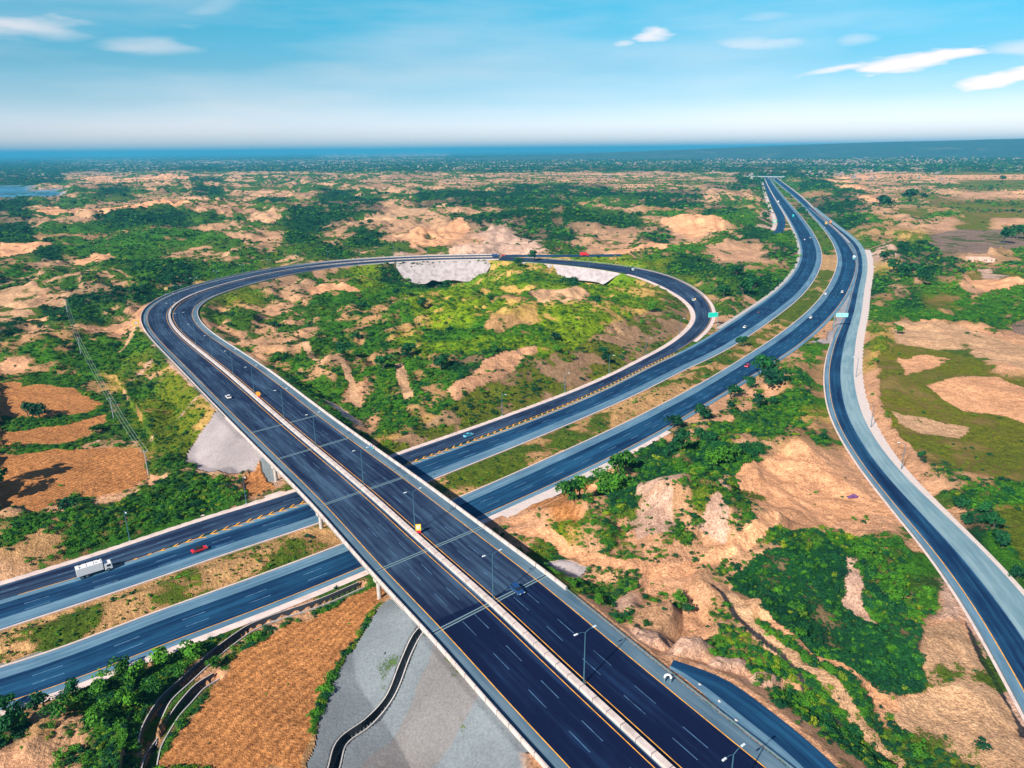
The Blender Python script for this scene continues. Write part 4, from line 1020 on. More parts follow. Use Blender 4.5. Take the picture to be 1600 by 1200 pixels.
for a_, b2 in zip(tops[:-1], tops[1:]):
    for x in (-1.1, 0, 1.1):
        off = np.array([x * math.cos(.35), x * math.sin(.35), 0]); prev = None
        for t in np.linspace(0, 1, 9):
            c_ = a_ + (b2 - a_) * t + off - np.array([0, 0, 4 * 1.2 * t * (1 - t)])
            if prev is not None: mb.tube(prev, c_, 0.05, n=4, caps=False)
            prev = c_
tag(mb.build('power_line', M['wire']), 'sagging overhead wires strung between the grey poles on the left', 'power line')

# ------------------------------------------------------------------ signs
def sign_panel(mbm, w, h, zc, y=0.0): mbm.box((0, y, zc), (w, 0.08, h))
def cantilever(u, v, z, rz, hh, pw, ph, side, mat, label, post=0.22, panels=1):
    q = P(u, v, z); root = empty('overhead_sign', tuple(q), rz, label, 'road sign')
    mb = MB(); mb.tube((0, 0, -0.3), (0, 0, hh), post, post * .85, 12); mb.box((0, 0, 0.1), (1.2, 1.2, 0.4)); mb.build('post', M['steel'], root)
    mb = MB(); mb.tube((0, 0, hh - 0.5), (side * (pw + 0.6), 0, hh - 0.5), 0.13, n=8); mb.tube((0, 0, hh - 1.6), (side * (pw + 0.6), 0, hh - 1.6), 0.13, n=8)
    for k in range(5): x = side * (pw + .6) * (k + .5) / 5; mb.tube((x, 0, hh - 1.6), (x + side * .5, 0, hh - .5), 0.06, n=6)
    mb.build('arm', M['steel'], root)
    for k in range(panels):
        w = pw / panels - (0.15 if panels > 1 else 0); x = side * (0.6 + pw * (k + 0.5) / panels)
        mb = MB(); mb.box((x, -0.25, hh - 1.0), (w, 0.1, ph)); pn = mb.build('panel', mat, root)
        mb = MB()
        for (cx, cz, sx, sz) in ((0, ph / 2 - .1, w - .1, .06), (0, -ph / 2 + .1, w - .1, .06), (-w / 2 + .1, 0, .06, ph - .2), (w / 2 - .1, 0, .06, ph - .2)): mb.box((x + cx, -0.31, hh - 1.0 + cz), (sx, 0.02, sz))
        mb.build('border', M['white'], pn)
cantilever(1121, 509, 0, math.radians(10), 8.5, 6.4, 3.2, -1, M['sign_green'], 'big green direction sign on a post over the end of the loop ramp')
cantilever(1302, 511, 0, math.radians(-4), 9.0, 7.6, 2.6, 1, M['sign_teal'], 'pale teal overhead sign with three panels at the gore of the right slip road', 0.35, 3)
def small_sign(u, v, z, rz, label, disc, top, bottom, w=1.5, h=2.0, base=1.3, ground=False):
    q = P(u, v, z)
    if ground: q[2] = float(zground(np.array([[q[0], q[1]]]))[0])
    root = empty('warning_sign', tuple(q), rz, label, 'road sign')
    mb = MB(); mb.tube((0, 0.1, -0.2), (0, 0.1, base + h * 0.8), 0.06, n=8); mb.build('post', M['steel'], root)
    mb = MB()
    if disc:
        n = 20; mb.tube((0, 0.0, base + h * 0.62), (0, -0.06, base + h * 0.62), h * 0.45, n=n)
    else: mb.box((0, 0, base + h * 0.62), (w, 0.07, h * 0.76))
    pn = mb.build('panel', top, root)
    if not disc: mb = MB(); mb.box((0, -0.05, base + h * 0.64), (w * .62, 0.03, h * 0.45)); mb.build('face', M['sign_pale'], pn)
    if bottom: mb = MB(); mb.box((0, 0, base + h * 0.08), (w * 0.85, 0.07, h * 0.3)); mb.build('lower_plate', bottom, root)
small_sign(654, 834, 8.0, 0.1, 'orange-framed pale square sign with a red plate beside the median barrier', False, M['sign_yellow'], M['sign_red'], 1.5, 2.6, 0.4)
small_sign(404, 621, 8.0, 0.1, 'round orange sign with a red plate beside the median barrier on the far straight', True, M['sign_orange'], M['sign_red'], 1.6, 2.3, 0.3)
small_sign(214, 514, 8.0, 0.5, 'square yellow sign outside the tightest part of the left curve', False, M['sign_yellow'], None, 3.4, 4.2, 1.0)
small_sign(260, 456, 8.0, 0.6, 'small yellow sign outside the upper part of the left curve', False, M['sign_yellow'], None, 2.6, 2.8, 0.8)
small_sign(221, 520, 8.0, 0.5, 'small orange marker board below the square yellow sign', False, M['sign_yellow'], None, 1.4, 1.6, 0.4)
small_sign(1210, 352, 0, 0.2, 'teal sign standing beside the pale cut slope at the far slip road', False, M['sign_green'], None, 7.0, 6.0, 2.0)
small_sign(1086, 470, 1.6, 0.2, 'small orange marker board by the outer edge of the loop ramp', False, M['sign_yellow'], None, 1.2, 1.6, 0.3)
# pale horseshoe hoop on the right shoulder near the camera
q = P(1043, 1066, 8.0); root = empty('hoop_bollard', tuple(q), math.radians(-10), 'white horseshoe-shaped hoop standing on the near right shoulder', 'bollard')
mb = MB(); prev = None
for t in np.linspace(-0.25, math.pi + 0.25, 15):
    c_ = (0.62 * math.cos(t), 0, 1.25 + 0.62 * math.sin(t))
    if prev: mb.tube(prev, c_, 0.20, n=10)
    prev = c_
mb.build('hoop', M['white'], root, smooth=False)
for sg in (-1, 1): mb = MB(); mb.tube((sg * 0.6, 0, 0), (sg * 0.6, 0, 1.12), 0.17, n=10); mb.build('leg', M['steel'], root)
# far overpass crossing the motorway near the horizon
q0, q1 = P(1158, 276, 7), P(1226, 277, 7)
root = empty('distant_bridge', tuple((q0 + q1) / 2 * np.array([1, 1, 0])), 0, 'grey concrete bridge crossing the motorway far away where it meets the trees', 'bridge')
c = (q0 + q1) / 2; d = q1 - q0; L = np.linalg.norm(d); ang = math.atan2(d[1], d[0])
mb = MB(); mb.box((c[0], c[1], 8.0), (L, 14, 1.6), ang); sub(mb, 'deck', M['concrete_grey'], root)
for sg in (-1, 1): mb = MB(); mb.box((c[0] - sg * 6.7 * math.sin(ang), c[1] + sg * 6.7 * math.cos(ang), 9.4), (L, 0.5, 1.3), ang); sub(mb, 'parapet', M['steel'], root)
for k in range(7): q = q0 + d * (k + .5) / 7; mb = MB(); mb.box((q[0], q[1], 3.3), (1.4, 9, 7.7), ang); sub(mb, 'pier', M['concrete_grey'], root)

# ------------------------------------------------------------------ vehicles
def paint(name, c):
    m, nt, b = newmat(name); b.inputs['Base Color'].default_value = (*c, 1); b.inputs['Roughness'].default_value = 0.35
    b.inputs['Coat Weight'].default_value = 0.5; b.inputs['Coat Roughness'].default_value = 0.1
    n = noise(nt, 3.0, 4, 0.6, vec=geo_pos(nt)); nt.links.new(mixc(nt, maprange(nt, n, 0.4, 0.8, 0, 0.3), c, tuple(x * 0.7 for x in c)), b.inputs['Base Color']); return m
PAINT = {k: paint('paint_' + k, c) for k, c in dict(white=(0.75, 0.74, 0.74), silver=(0.5, 0.56, 0.6), red=(0.62, 0.012, 0.02), blue=(0.008, 0.05, 0.17), light_blue=(0.10, 0.45, 0.62), black=(0.02, 0.025, 0.04), teal=(0.0, 0.5, 0.5), orange=(0.60, 0.20, 0.03), yellow=(0.55, 0.36, 0.08), navy=(0.02, 0.05, 0.15)).items()}
M['lamp_red'] = flatmat('tail_lamp', (0.5, 0.01, 0.01), 0.3); M['lamp_white'] = flatmat('head_lamp', (0.8, 0.8, 0.75), 0.2)
def bm_obj(name, bm, mat, parent, smooth=True, bevel=0.0):
    me = bpy.data.meshes.new(name); bm.to_mesh(me); bm.free(); me.materials.append(mat)
    if smooth: me.polygons.foreach_set('use_smooth', [True] * len(me.polygons))
    o = bpy.data.objects.new(name, me); COL.objects.link(o); o.parent = parent
    if bevel:
        md = o.modifiers.new('bevel', 'BEVEL'); md.width = bevel; md.segments = 2; md.limit_method = 'ANGLE'
        o.modifiers.new('wn', 'WEIGHTED_NORMAL')
    return o
def profile(pts, hw, mat, name, parent, bevel=0.06, top_in=None):
    """side outline (x,z) extruded across; top_in narrows points above a height"""
    bm = bmesh.new(); L = []; Rr = []
    for x, z in pts:
        w = hw - (top_in[1] * max(0, z - top_in[0]) if top_in else 0)
        L.append(bm.verts.new((x, w, z))); Rr.append(bm.verts.new((x, -w, z)))
    bm.faces.new(L[::-1]); bm.faces.new(Rr); n = len(pts)
    for i in range(n): j = (i + 1) % n; bm.faces.new((L[i], L[j], Rr[j], Rr[i]))
    bmesh.ops.recalc_face_normals(bm, faces=bm.faces)
    return bm_obj(name, bm, mat, parent, False, bevel)
def wheel(parent, x, y, r=0.33, w=0.22):
    mb = MB(); mb.tube((x, y - w / 2, r), (x, y + w / 2, r), r, n=18); t = mb.build('wheel', M['rubber'], parent)
    mb = MB(); sg = 1 if y > 0 else -1; mb.tube((x, y + sg * (w / 2 - .02), r), (x, y + sg * (w / 2 + .015), r), r * 0.6, n=14); mb.build('rim', M['steel'], t)
def make_car(pt, hatch=False, open_=False, scale=1.0):
    root = empty('car', (0, 0, 0))
    profile([(-2.15, .30), (2.15, .30), (2.22, .55), (2.12, .78), (1.1, .92), (-1.55, .95), (-2.12, .90), (-2.22, .6)], 0.88, PAINT[pt], 'body', root, 0.10)
    if hatch: cab = [(1.05, .90), (0.35, 1.42), (-1.7, 1.44), (-2.05, .92)]
    else: cab = [(1.1, .90), (0.35, 1.38), (-0.95, 1.40), (-1.6, .93)]
    w = profile(cab, 0.80, M['glass'], 'windows', root, 0.04, (0.9, 0.25))
    x0, x1 = cab[1][0], cab[2][0]
    mb = MB(); mb.box(((x0 + x1) / 2, 0, cab[1][1] + 0.03), (x0 - x1 + 0.12, 1.32, 0.05)); mb.build('roof', PAINT[pt] if not open_ else M['rubber'], root, bevel=0.02)
    for x in (1.35, -1.35):
        for y in (-0.80, 0.80): wheel(root, x, y)
    for y in (-.62, .62):
        mb = MB(); mb.box((2.17, y, .66), (.10, .36, .14)); mb.build('headlight', M['lamp_white'], root)
        mb = MB(); mb.box((-2.17, y, .74), (.10, .34, .14)); mb.build('tail_light', M['lamp_red'], root)
    return root
def make_truck(cab_c, box_c, L=8.5, tank=False, hh=3.3):
    root = empty('truck', (0, 0, 0)); hl = L / 2
    mb = MB(); mb.box((0, 0, 0.75), (L - .3, 0.9, 0.25)); mb.build('chassis', M['rubber'], root)
    profile([(hl - 1.9, .55), (hl, .55), (hl + .02, 1.3), (hl - .15, 2.35), (hl - 1.9, 2.45)], 1.12, PAINT[cab_c], 'cab', root, 0.08)
    mb = MB(); mb.quad((hl + .025, -.95, 1.4), (hl + .025, .95, 1.4), (hl - .12, .95, 2.2), (hl - .12, -.95, 2.2)); mb.build('windscreen', M['glass'], root)
    for sg in (-1, 1): mb = MB(); mb.box((hl - .9, sg * 1.13, 1.75), (.9, .03, .6)); mb.build('side_window', M['glass'], root)
    if tank: mb = MB(); mb.tube((-hl, 0, 1.95), (hl - 2.3, 0, 1.95), 1.05, n=20); bx = mb.build('tank', PAINT[box_c], root)
    else:
        mb = MB(); mb.box(((-hl + hl - 2.2) / 2, 0, (1.0 + hh) / 2), (L - 2.2, 2.35, hh - 1.0)); bx = mb.build('cargo_box', PAINT[box_c], root, bevel=0.05)
        for k in range(4): mb = MB(); mb.box((-hl + 0.9 + k * (L - 3.4) / 3, 0, hh + .02), (.08, 2.3, .05)); mb.build('roof_rib', M['steel'], bx)
        for (x, y) in ((-hl + 1.0, -.5), (hl - 3.6, -.3), (-hl + 1.2, .95), (hl - 3.0, .95)): mb = MB(); mb.box((x, y, hh + .05), (.34, .26, .12)); mb.build('roof_vent', M['rubber'], bx)
        mb = MB(); mb.box((-hl - .01, 0, (1.0 + hh) / 2), (.03, .08, hh - 1.2)); mb.build('rear_door_seam', M['steel'], bx)
    for x in (hl - 1.1, -hl + 1.1, -hl + 2.3):
        for y in (-1.0, 1.0): wheel(root, x, y, 0.5, 0.32)
    for y in (-.85, .85): mb = MB(); mb.box((hl + .05, y, .85), (.08, .3, .2)); mb.build('headlight', M['lamp_white'], root)
    return root
def put(o, u, v, z, rb, label, cat, flip=False, group='vehicles on the roads'):
    s, off = rb.locate(u, v, z); q = rb.at(s, off, 0.03); o.location = q
    o.rotation_euler = (0, 0, rb.dir(s) + (math.pi if flip else 0)); tag(o, label, cat, group)
put(make_car('white'), 357, 622, 8, O, 'white car alone on the left carriageway beyond the bridge', 'car')
put(make_car('blue', True), 808, 924, 8, O, 'dark blue car crossing the expansion joint on the right carriageway', 'car', True)
o = make_car('red', False, True); put(o, 312, 861, 0, M1, 'bright red car with a dark roof on the lower motorway left of the bridge', 'car')
put(make_truck('white', 'white', 8.6), 149, 896, 0, M1, 'white box truck on the lower motorway at the left of the picture', 'truck')
put(make_car('light_blue'), 732, 682, 0, R, 'light blue car just right of the bridge, above the yellow chevrons', 'car', True)
put(make_car('red'), 1168, 573, 0, M2, 'dark pink-red car on the right-hand lower carriageway', 'car', True)
put(make_car('white'), 1164, 512, 0, M1, 'white car on the left-hand carriageway behind a black one', 'car')
put(make_car('black'), 1186, 489, 0, M1, 'black car on the left-hand carriageway past the green sign', 'car')
put(make_car('white', True), 1267, 497, 0, M2, 'white hatchback level with the teal overhead sign', 'car')
put(make_car('white'), 1290, 460, 0, M2, 'white car hugging the inner lane near the end of the median grass', 'car')
put(make_car('white', True), 1316, 457, 0, M2, 'white car in the outer lane just before the gore', 'car')
put(make_truck('light_blue', 'white', 9, hh=3.5), 1334, 405, 0, M2, 'white truck with a pale blue cab at the right-hand bend', 'truck', True)
put(make_car('white'), 1257, 375, 0, M1, 'white car side by side with a silver one on the far bend', 'car')
put(make_car('silver'), 1266, 372, 0, M1, 'silver car side by side with a white one on the far bend', 'car')
put(make_truck('white', 'white', 7), 1216, 316, 0, M1, 'white van far up the road where the far slip joins', 'truck')
put(make_truck('teal', 'teal', 14, hh=4.0), 1239, 339, 0, M1, 'bright teal truck on the far left-hand carriageway', 'truck')
put(make_truck('yellow', 'yellow', 12, hh=4.4), 1290, 351, 0, M2, 'yellow truck beside an orange bus on the far right-hand carriageway', 'truck')
put(make_truck('orange', 'orange', 13, hh=4.4), 1297, 349, 0, M2, 'orange bus-like truck on the outer lane far up the road', 'truck')
put(make_car('silver', True), 1288, 356, 0, M2, 'silver car just behind the yellow truck', 'car')
put(make_truck('red', 'red', 9, hh=3.8), 913, 400, 8, FR, 'bright red truck on the ridge road above the loop', 'truck')
put(make_truck('navy', 'navy', 8, hh=3.2), 775, 402, 8, O, 'dark blue truck on the ridge road above the retaining wall', 'truck')
put(make_car('red'), 786, 400, 8, FR, 'red car in front of the dark blue truck on the ridge road', 'car')
put(make_truck('silver', 'black', 7, hh=2.8), 986, 422, 6.5, R, 'small dark truck with a light cab coming down the loop ramp', 'truck')
put(make_car('silver', True), 1083, 467, 3, R, 'small silver car near the tightest part of the loop', 'car')
# a motorcycle left on the verge
def make_motorcycle(u, v, rb):
    root = empty('motorcycle', (0, 0, 0))
    for x in (-.65, .65): mb = MB(); mb.tube((x, -.06, .3), (x, .06, .3), .3, n=16); mb.build('wheel', M['rubber'], root)
    mb = MB(); mb.tube((-.6, 0, .35), (0, 0, .75), .07, n=8); mb.tube((0, 0, .75), (.5, 0, .85), .12, .1, 8); mb.tube((.65, 0, .3), (.42, 0, 1.0), .05, n=8); mb.box((0, 0, .45), (.45, .25, .35)); mb.build('frame', PAINT['blue'], root)
    mb = MB(); mb.box((-.3, 0, .84), (.7, .24, .1)); mb.build('seat', M['rubber'], root)
    mb = MB(); mb.tube((.42, -.33, 1.02), (.42, .33, 1.02), .03, n=6); mb.build('handlebar', M['steel'], root)
    put(root, u, v, 0, rb, 'blue motorcycle standing on the gravel verge inside the loop', 'motorcycle')
make_motorcycle(920, 594, R)

# two people in blue standing at the parapet
def make_person(loc, rz, shirt, label, lean=0.0):
    sk = {'pelvis': (0, 0, .93, .15, .12), 'waist': (0, 0, 1.08, .14, .11), 'chest': (.01, 0, 1.3, .17, .12), 'neck': (.02, 0, 1.47, .06, .06), 'head': (.03, 0, 1.60, .095, .10), 'crown': (.02, 0, 1.70, .07, .07)}
    for sd, y in (('l', 1), ('r', -1)):
        sk['hip' + sd] = (0, y * .1, .88, .10, .10); sk['knee' + sd] = (.03, y * .12, .48, .075, .075); sk['ankle' + sd] = (-.01, y * .13, .09, .05, .05); sk['toe' + sd] = (.16, y * .14, .04, .045, .035)
        sk['sh' + sd] = (0, y * .19, 1.41, .06, .06); sk['elb' + sd] = (.05, y * .27, 1.14, .045, .045); sk['wr' + sd] = (.22, y * .22, .98, .03, .03); sk['hand' + sd] = (.30, y * .21, .97, .035, .02)
    ed = [('pelvis', 'waist'), ('waist', 'chest'), ('chest', 'neck'), ('neck', 'head'), ('head', 'crown')]
    for sd in 'lr': ed += [('pelvis', 'hip' + sd), ('hip' + sd, 'knee' + sd), ('knee' + sd, 'ankle' + sd), ('ankle' + sd, 'toe' + sd), ('chest', 'sh' + sd), ('sh' + sd, 'elb' + sd), ('elb' + sd, 'wr' + sd), ('wr' + sd, 'hand' + sd)]
    names = list(sk); me = bpy.data.meshes.new('person'); me.from_pydata([sk[n][:3] for n in names], [(names.index(a), names.index(b)) for a, b in ed], [])
    o = bpy.data.objects.new('person', me); COL.objects.link(o); md = o.modifiers.new('skin', 'SKIN'); o.modifiers.new('sub', 'SUBSURF').levels = 1
    for i, n in enumerate(names): me.skin_vertices[0].data[i].radius = sk[n][3:5]
    me.skin_vertices[0].data[0].use_root = True
    skin = flatmat('skin', (0.30, 0.16, 0.09), 0.6); me.materials.append(skin)
    o.location = loc; o.rotation_euler.z = rz; tag(o, label, 'person')
    # loose knee-length shirt and trousers, hair
    def tunic(name, rings, mat):
        mb = MB(); n = 14
        for (z0, a0, b0, x0), (z1, a1, b1, x1) in zip(rings[:-1], rings[1:]):
            for i in range(n):
                t0, t1 = 2 * math.pi * i / n, 2 * math.pi * (i + 1) / n
                mb.quad((x0 + a0 * math.cos(t0), b0 * math.sin(t0), z0), (x0 + a0 * math.cos(t1), b0 * math.sin(t1), z0), (x1 + a1 * math.cos(t1), b1 * math.sin(t1), z1), (x1 + a1 * math.cos(t0), b1 * math.sin(t0), z1))
        return mb.build(name, mat, o, smooth=True)
    tunic('shirt', [(.52, .21, .27, .01), (.85, .18, .24, 0), (1.1, .16, .21, 0), (1.35, .16, .25, 0), (1.44, .10, .16, 0.01), (1.47, .06, .07, .01)], shirt)
    for y in (-1, 1):
        mb = MB(); mb.tube((.03, y * .12, .1), (.02, y * .11, .6), .085, .11, 12); mb.build('trousers', shirt, o)
        mb = MB(); mb.tube((0, y * .19, 1.42), (.05, y * .28, 1.12), .075, .065, 10); mb.tube((.05, y * .28, 1.13), (.19, y * .23, 1.0), .065, .05, 10); mb.build('sleeve', shirt, o)
    mb = MB(); 
    for (z0, r0, z1, r1) in ((1.62, .115, 1.70, .105), (1.70, .105, 1.755, .06), (1.755, .06, 1.77, .01)): mb.tube((0.0, 0, z0), (0.0, 0, z1), r0, r1, 12)
    mb.build('hair', M['rubber'], o)
cloth1 = flatmat('blue_cloth', (0.03, 0.22, 0.42), 0.9); cloth2 = flatmat('teal_cloth', (0.04, 0.30, 0.36), 0.9)
for (u, v, c, lab) in ((572.5, 703, cloth1, 'person in long blue shirt, left of the pair at the bridge parapet'), (580, 704, cloth2, 'person in long teal shirt, right of the pair at the bridge parapet')):
    s, off = O.locate(u, v, 8); q = O.at(s, (lambda w: w - 1.4)); make_person(tuple(q), O.dir(s) + math.pi / 2 + 0.3 + math.pi, c, lab)

# ruined brick building among the trees on the right
q = P(1530, 412); z = float(zground(q[None, :2])[0]); root = empty('roofless_building', (q[0], q[1], z), -0.05, 'pinkish roofless brick building standing among bushes on the right', 'building')
brick = flatmat('pale_brick', (0.62, 0.40, 0.32), 0.9, sc=.8, var=.3)
for (cx, cy, sx, sy, h) in ((0, -5, 22, .5, 3.2), (0, 5, 22, .5, 3.6), (-11, 0, .5, 9.5, 3.2), (11, 0, .5, 9.5, 3.4), (-3, 0, .5, 9.5, 2.6), (5, 0, .5, 9.5, 3.0), (-13, -7, 4, 4, 3.0)):
    mb = MB(); mb.box((cx, cy, h / 2 - .3), (sx, sy, h + .6)); mb.build('wall', brick, root)
mb = MB()
for x in (-8, -5, 1, 3, 8): mb.box((x, -5.26, 1.6), (1.1, .06, 1.2))
mb.build('window_opening', M['dark'], root)

# ------------------------------------------------------------------ vegetation
def foliage(name, dark, light):
    m, nt, b = newmat(name)
    at = nt.nodes.new('ShaderNodeAttribute'); at.attribute_name = 'tone'
    oi = nt.nodes.new('ShaderNodeObjectInfo')
    n = noise(nt, 0.06, 3, 0.6, vec=geo_pos(nt))
    f = mth(nt, 'ADD', mth(nt, 'MULTIPLY', at.outputs['Fac'], 0.55), mth(nt, 'ADD', mth(nt, 'MULTIPLY', oi.outputs['Random'], 0.35), mth(nt, 'MULTIPLY', mth(nt, 'SUBTRACT', n, 0.5), 1.0)))
    c = ramp(nt, f, [(0.1, dark), (0.5, tuple((a + d) / 2 for a, d in zip(dark, light))), (0.95, light)])
    nt.links.new(c, b.inputs['Base Color']); b.inputs['Roughness'].default_value = 0.7; b.inputs['Specular IOR Level'].default_value = 0.15
    return m
FM = [foliage('dark_leaves', (0.002, 0.030, 0.018), (0.014, 0.110, 0.020)), foliage('green_leaves', (0.005, 0.055, 0.010), (0.085, 0.27, 0.010)), foliage('yellow_leaves', (0.045, 0.120, 0.008), (0.24, 0.29, 0.012))]
def crown_mesh(name, mat, n, leaf, seed, rx=1.0, rz=0.8, clumps=7, tone0=0.0, z0=0.55):
    """many small leaf-clump faces spread over overlapping lobes; unit radius"""
    g = np.random.default_rng(seed)
    cc = []
    for k in range(clumps):
        a = g.uniform(0, 2 * math.pi); r = g.uniform(0.15, 0.62) * rx; cc.append((r * math.cos(a), r * math.sin(a), z0 + g.uniform(-0.3, 0.45) * rz, g.uniform(0.30, 0.52)))
    cc = np.array(cc); k = g.integers(0, clumps, n)
    d = g.normal(size=(n, 3)); d /= np.linalg.norm(d, axis=1)[:, None]; d[:, 2] = np.where(d[:, 2] < -0.3, -d[:, 2], d[:, 2])
    rad = cc[k, 3] * g.uniform(0.75, 1.12, n)
    c = cc[k, :3] + d * rad[:, None] * np.array([1, 1, 0.85]); c[:, 2] = np.maximum(c[:, 2], 0.03)
    nrm = d + g.normal(size=(n, 3)) * 0.45; nrm /= np.linalg.norm(nrm, axis=1)[:, None]
    t = np.cross(nrm, g.normal(size=(n, 3))); t /= np.linalg.norm(t, axis=1)[:, None]; b = np.cross(nrm, t)
    s = (leaf * g.uniform(0.6, 1.3, n))[:, None]; s2 = s * g.uniform(0.5, 0.9, n)[:, None]
    v = np.stack([c - t * s, c - b * s2, c + t * s, c + b * s2 + nrm * s * 0.3], 1).reshape(-1, 3)
    me = bpy.data.meshes.new(name); me.from_pydata(v.tolist(), [], np.arange(4 * n).reshape(-1, 4).tolist())
    at = me.attributes.new('tone', 'FLOAT', 'POINT')
    tone = np.clip(tone0 + 0.55 * g.random(clumps)[k] + 0.45 * g.random(n), 0, 1); at.data.foreach_set('value', np.repeat(tone, 4).astype(np.float32))
    me.materials.append(mat); me.update(); return me
BUSH = [[crown_mesh('bush', FM[c], 210, 0.125, 10 * c + k, 1.0, 0.55, 6, z0=0.38) for k in range(3)] for c in range(3)]
TREE = [[crown_mesh('crown', FM[c], 420, 0.125, 50 + 10 * c + k, 1.0, 0.8, 10, z0=0.85) for k in range(3)] for c in range(2)]
FARB = [[crown_mesh('grove', FM[c], 34, 0.34, 90 + 10 * c + k, 1.0, 0.6, 4, z0=0.40) for k in range(2)] for c in range(3)]
def trunk_mesh(seed):
    g = random.Random(seed); mb = MB(); mb.tube((0, 0, -0.15), (g.uniform(-.05, .05), g.uniform(-.05, .05), .5), 0.065, 0.045, 8)
    for k in range(5):
        a = g.uniform(0, 6.28); mb.tube((0, 0, 0.35 + .06 * k), (.4 * math.cos(a), .4 * math.sin(a), 0.75 + .08 * k), 0.032, 0.012, 6)
    o = mb.build('trunk', M['bark']); me = o.data; bpy.data.objects.remove(o); return me
TRUNK = [trunk_mesh(k) for k in range(3)]

def on_road(x, y, margin=1.2):
    bad = np.zeros(len(x), bool)
    pts = []
    for k, rb in RIBS.items():
        mid = rb.off(rb.w / 2)
        ex = 5.0 if k == 'S' else 3.2 if k in ('R',) else 1.5
        pts.append(np.c_[mid[:, :2], rb.w / 2 + ex])
    pts = np.vstack(pts); cell = 100.0; kx, ky = np.floor(x / cell).astype(int), np.floor(y / cell).astype(int); code = kx * 10007 + ky
    order = np.argsort(code, kind='stable'); cs = code[order]; cuts = np.r_[0, np.where(np.diff(cs))[0] + 1, len(cs)]
    for a, b in zip(cuts[:-1], cuts[1:]):
        ii = order[a:b]; cx, cy = kx[ii[0]] * cell, ky[ii[0]] * cell
        nr = pts[(pts[:, 0] > cx - 40) & (pts[:, 0] < cx + cell + 40) & (pts[:, 1] > cy - 40) & (pts[:, 1] < cy + cell + 40)]
        if len(nr) == 0: continue
        for s0 in range(0, len(ii), 8000):
            j = ii[s0:s0 + 8000]
            bad[j] = ((np.hypot(x[j][:, None] - nr[:, 0], y[j][:, None] - nr[:, 1]) - nr[:, 2]) < margin).any(1)
    for hw, dp, l in CHL:
        for q in l[::2]: bad |= np.hypot(x - q[0], y - q[1]) < hw + 1.2
    return bad
NC = 420000
lr = rng.uniform(math.log(118), math.log(15000), NC); ang = np.radians(rng.uniform(-43, 43, NC))
vx, vy = np.exp(lr) * np.sin(ang), np.exp(lr) * np.cos(ang)
VA, VK = landcover(vx, vy); kch = np.array(KEYS)[VK]; vd = np.hypot(vx, vy)
acc = dict(R=0.0, Y=0.6, D=0.9, c=0.35, d=1.0, g=0.75, y=0.55, s=0.55, t=0.30, p=0.12, o=0.004, f=0.012, b=0.01, r=0.004, u=0.42, w=0.05, e=0.01, q=0.04, k=0.5, n=0.05, v=0, x=0.0)
prob = np.array([acc[k] for k in KEYS])[VK] * np.clip((VA[:, 6] - 0.22) * 2.4 + 0.05, 0.0, 1)
far = vd > 1500; hedge = fbm(vx, vy * 2.5, 170, 4, 1); prob = np.where(far & (kch != 'w'), np.maximum(prob, 0.04 + 0.55 * (hedge > 0.56)), prob)
ok = rng.random(NC) < prob
vx, vy, VK, kch, vd, cov = vx[ok], vy[ok], VK[ok], kch[ok], vd[ok], VA[ok, 6]
bad = on_road(vx, vy); vx, vy, kch, vd, cov = vx[~bad], vy[~bad], kch[~bad], vd[~bad], cov[~bad]
# nothing between the camera and the deck, nor on the median strip close by
nv_ = len(vx); size = rng.lognormal(0, 0.38, nv_) * np.select([kch == 'd', kch == 'g', kch == 'y', kch == 'u', kch == 'n', kch == 'D'], [1.15, 0.95, 0.7, 2.2, 0.45, 0.8], 0.9)
size = size * np.interp(vd, [120, 300, 800, 2000, 7000], [0.72, 0.85, 1.35, 2.2, 4.0]); size = np.clip(size, 0.35, 9); size = np.where((vd > 520) & (vd < 720) & (vx > -260), np.minimum(size, 1.9), size)
grove = fbm(vx, vy, 60, 3, 3)
pd = np.select([kch == 'd', kch == 'g', kch == 'y', kch == 'u', kch == 's', kch == 't'], [0.75, 0.22, 0.06, 0.88, 0.42, 0.36], 0.4) + (grove - 0.5) * 1.2
pd = np.where(kch == 'D', 0.8, np.where(kch == 'Y', pd - 0.40, pd)); py = np.select([kch == 'D', (kch == 'y') | (kch == 'Y'), kch == 'g', kch == 'd', kch == 'f'], [0.02, 0.5, 0.10, 0.02, .5], 0.15)
u1 = rng.random(nv_); ci = np.where(rng.random(nv_) < pd, 0, np.where(rng.random(nv_) < py / np.maximum(1 - pd, .3), 2, 1))
ci = np.where((vd > 1500) & (ci == 2), 1, ci)
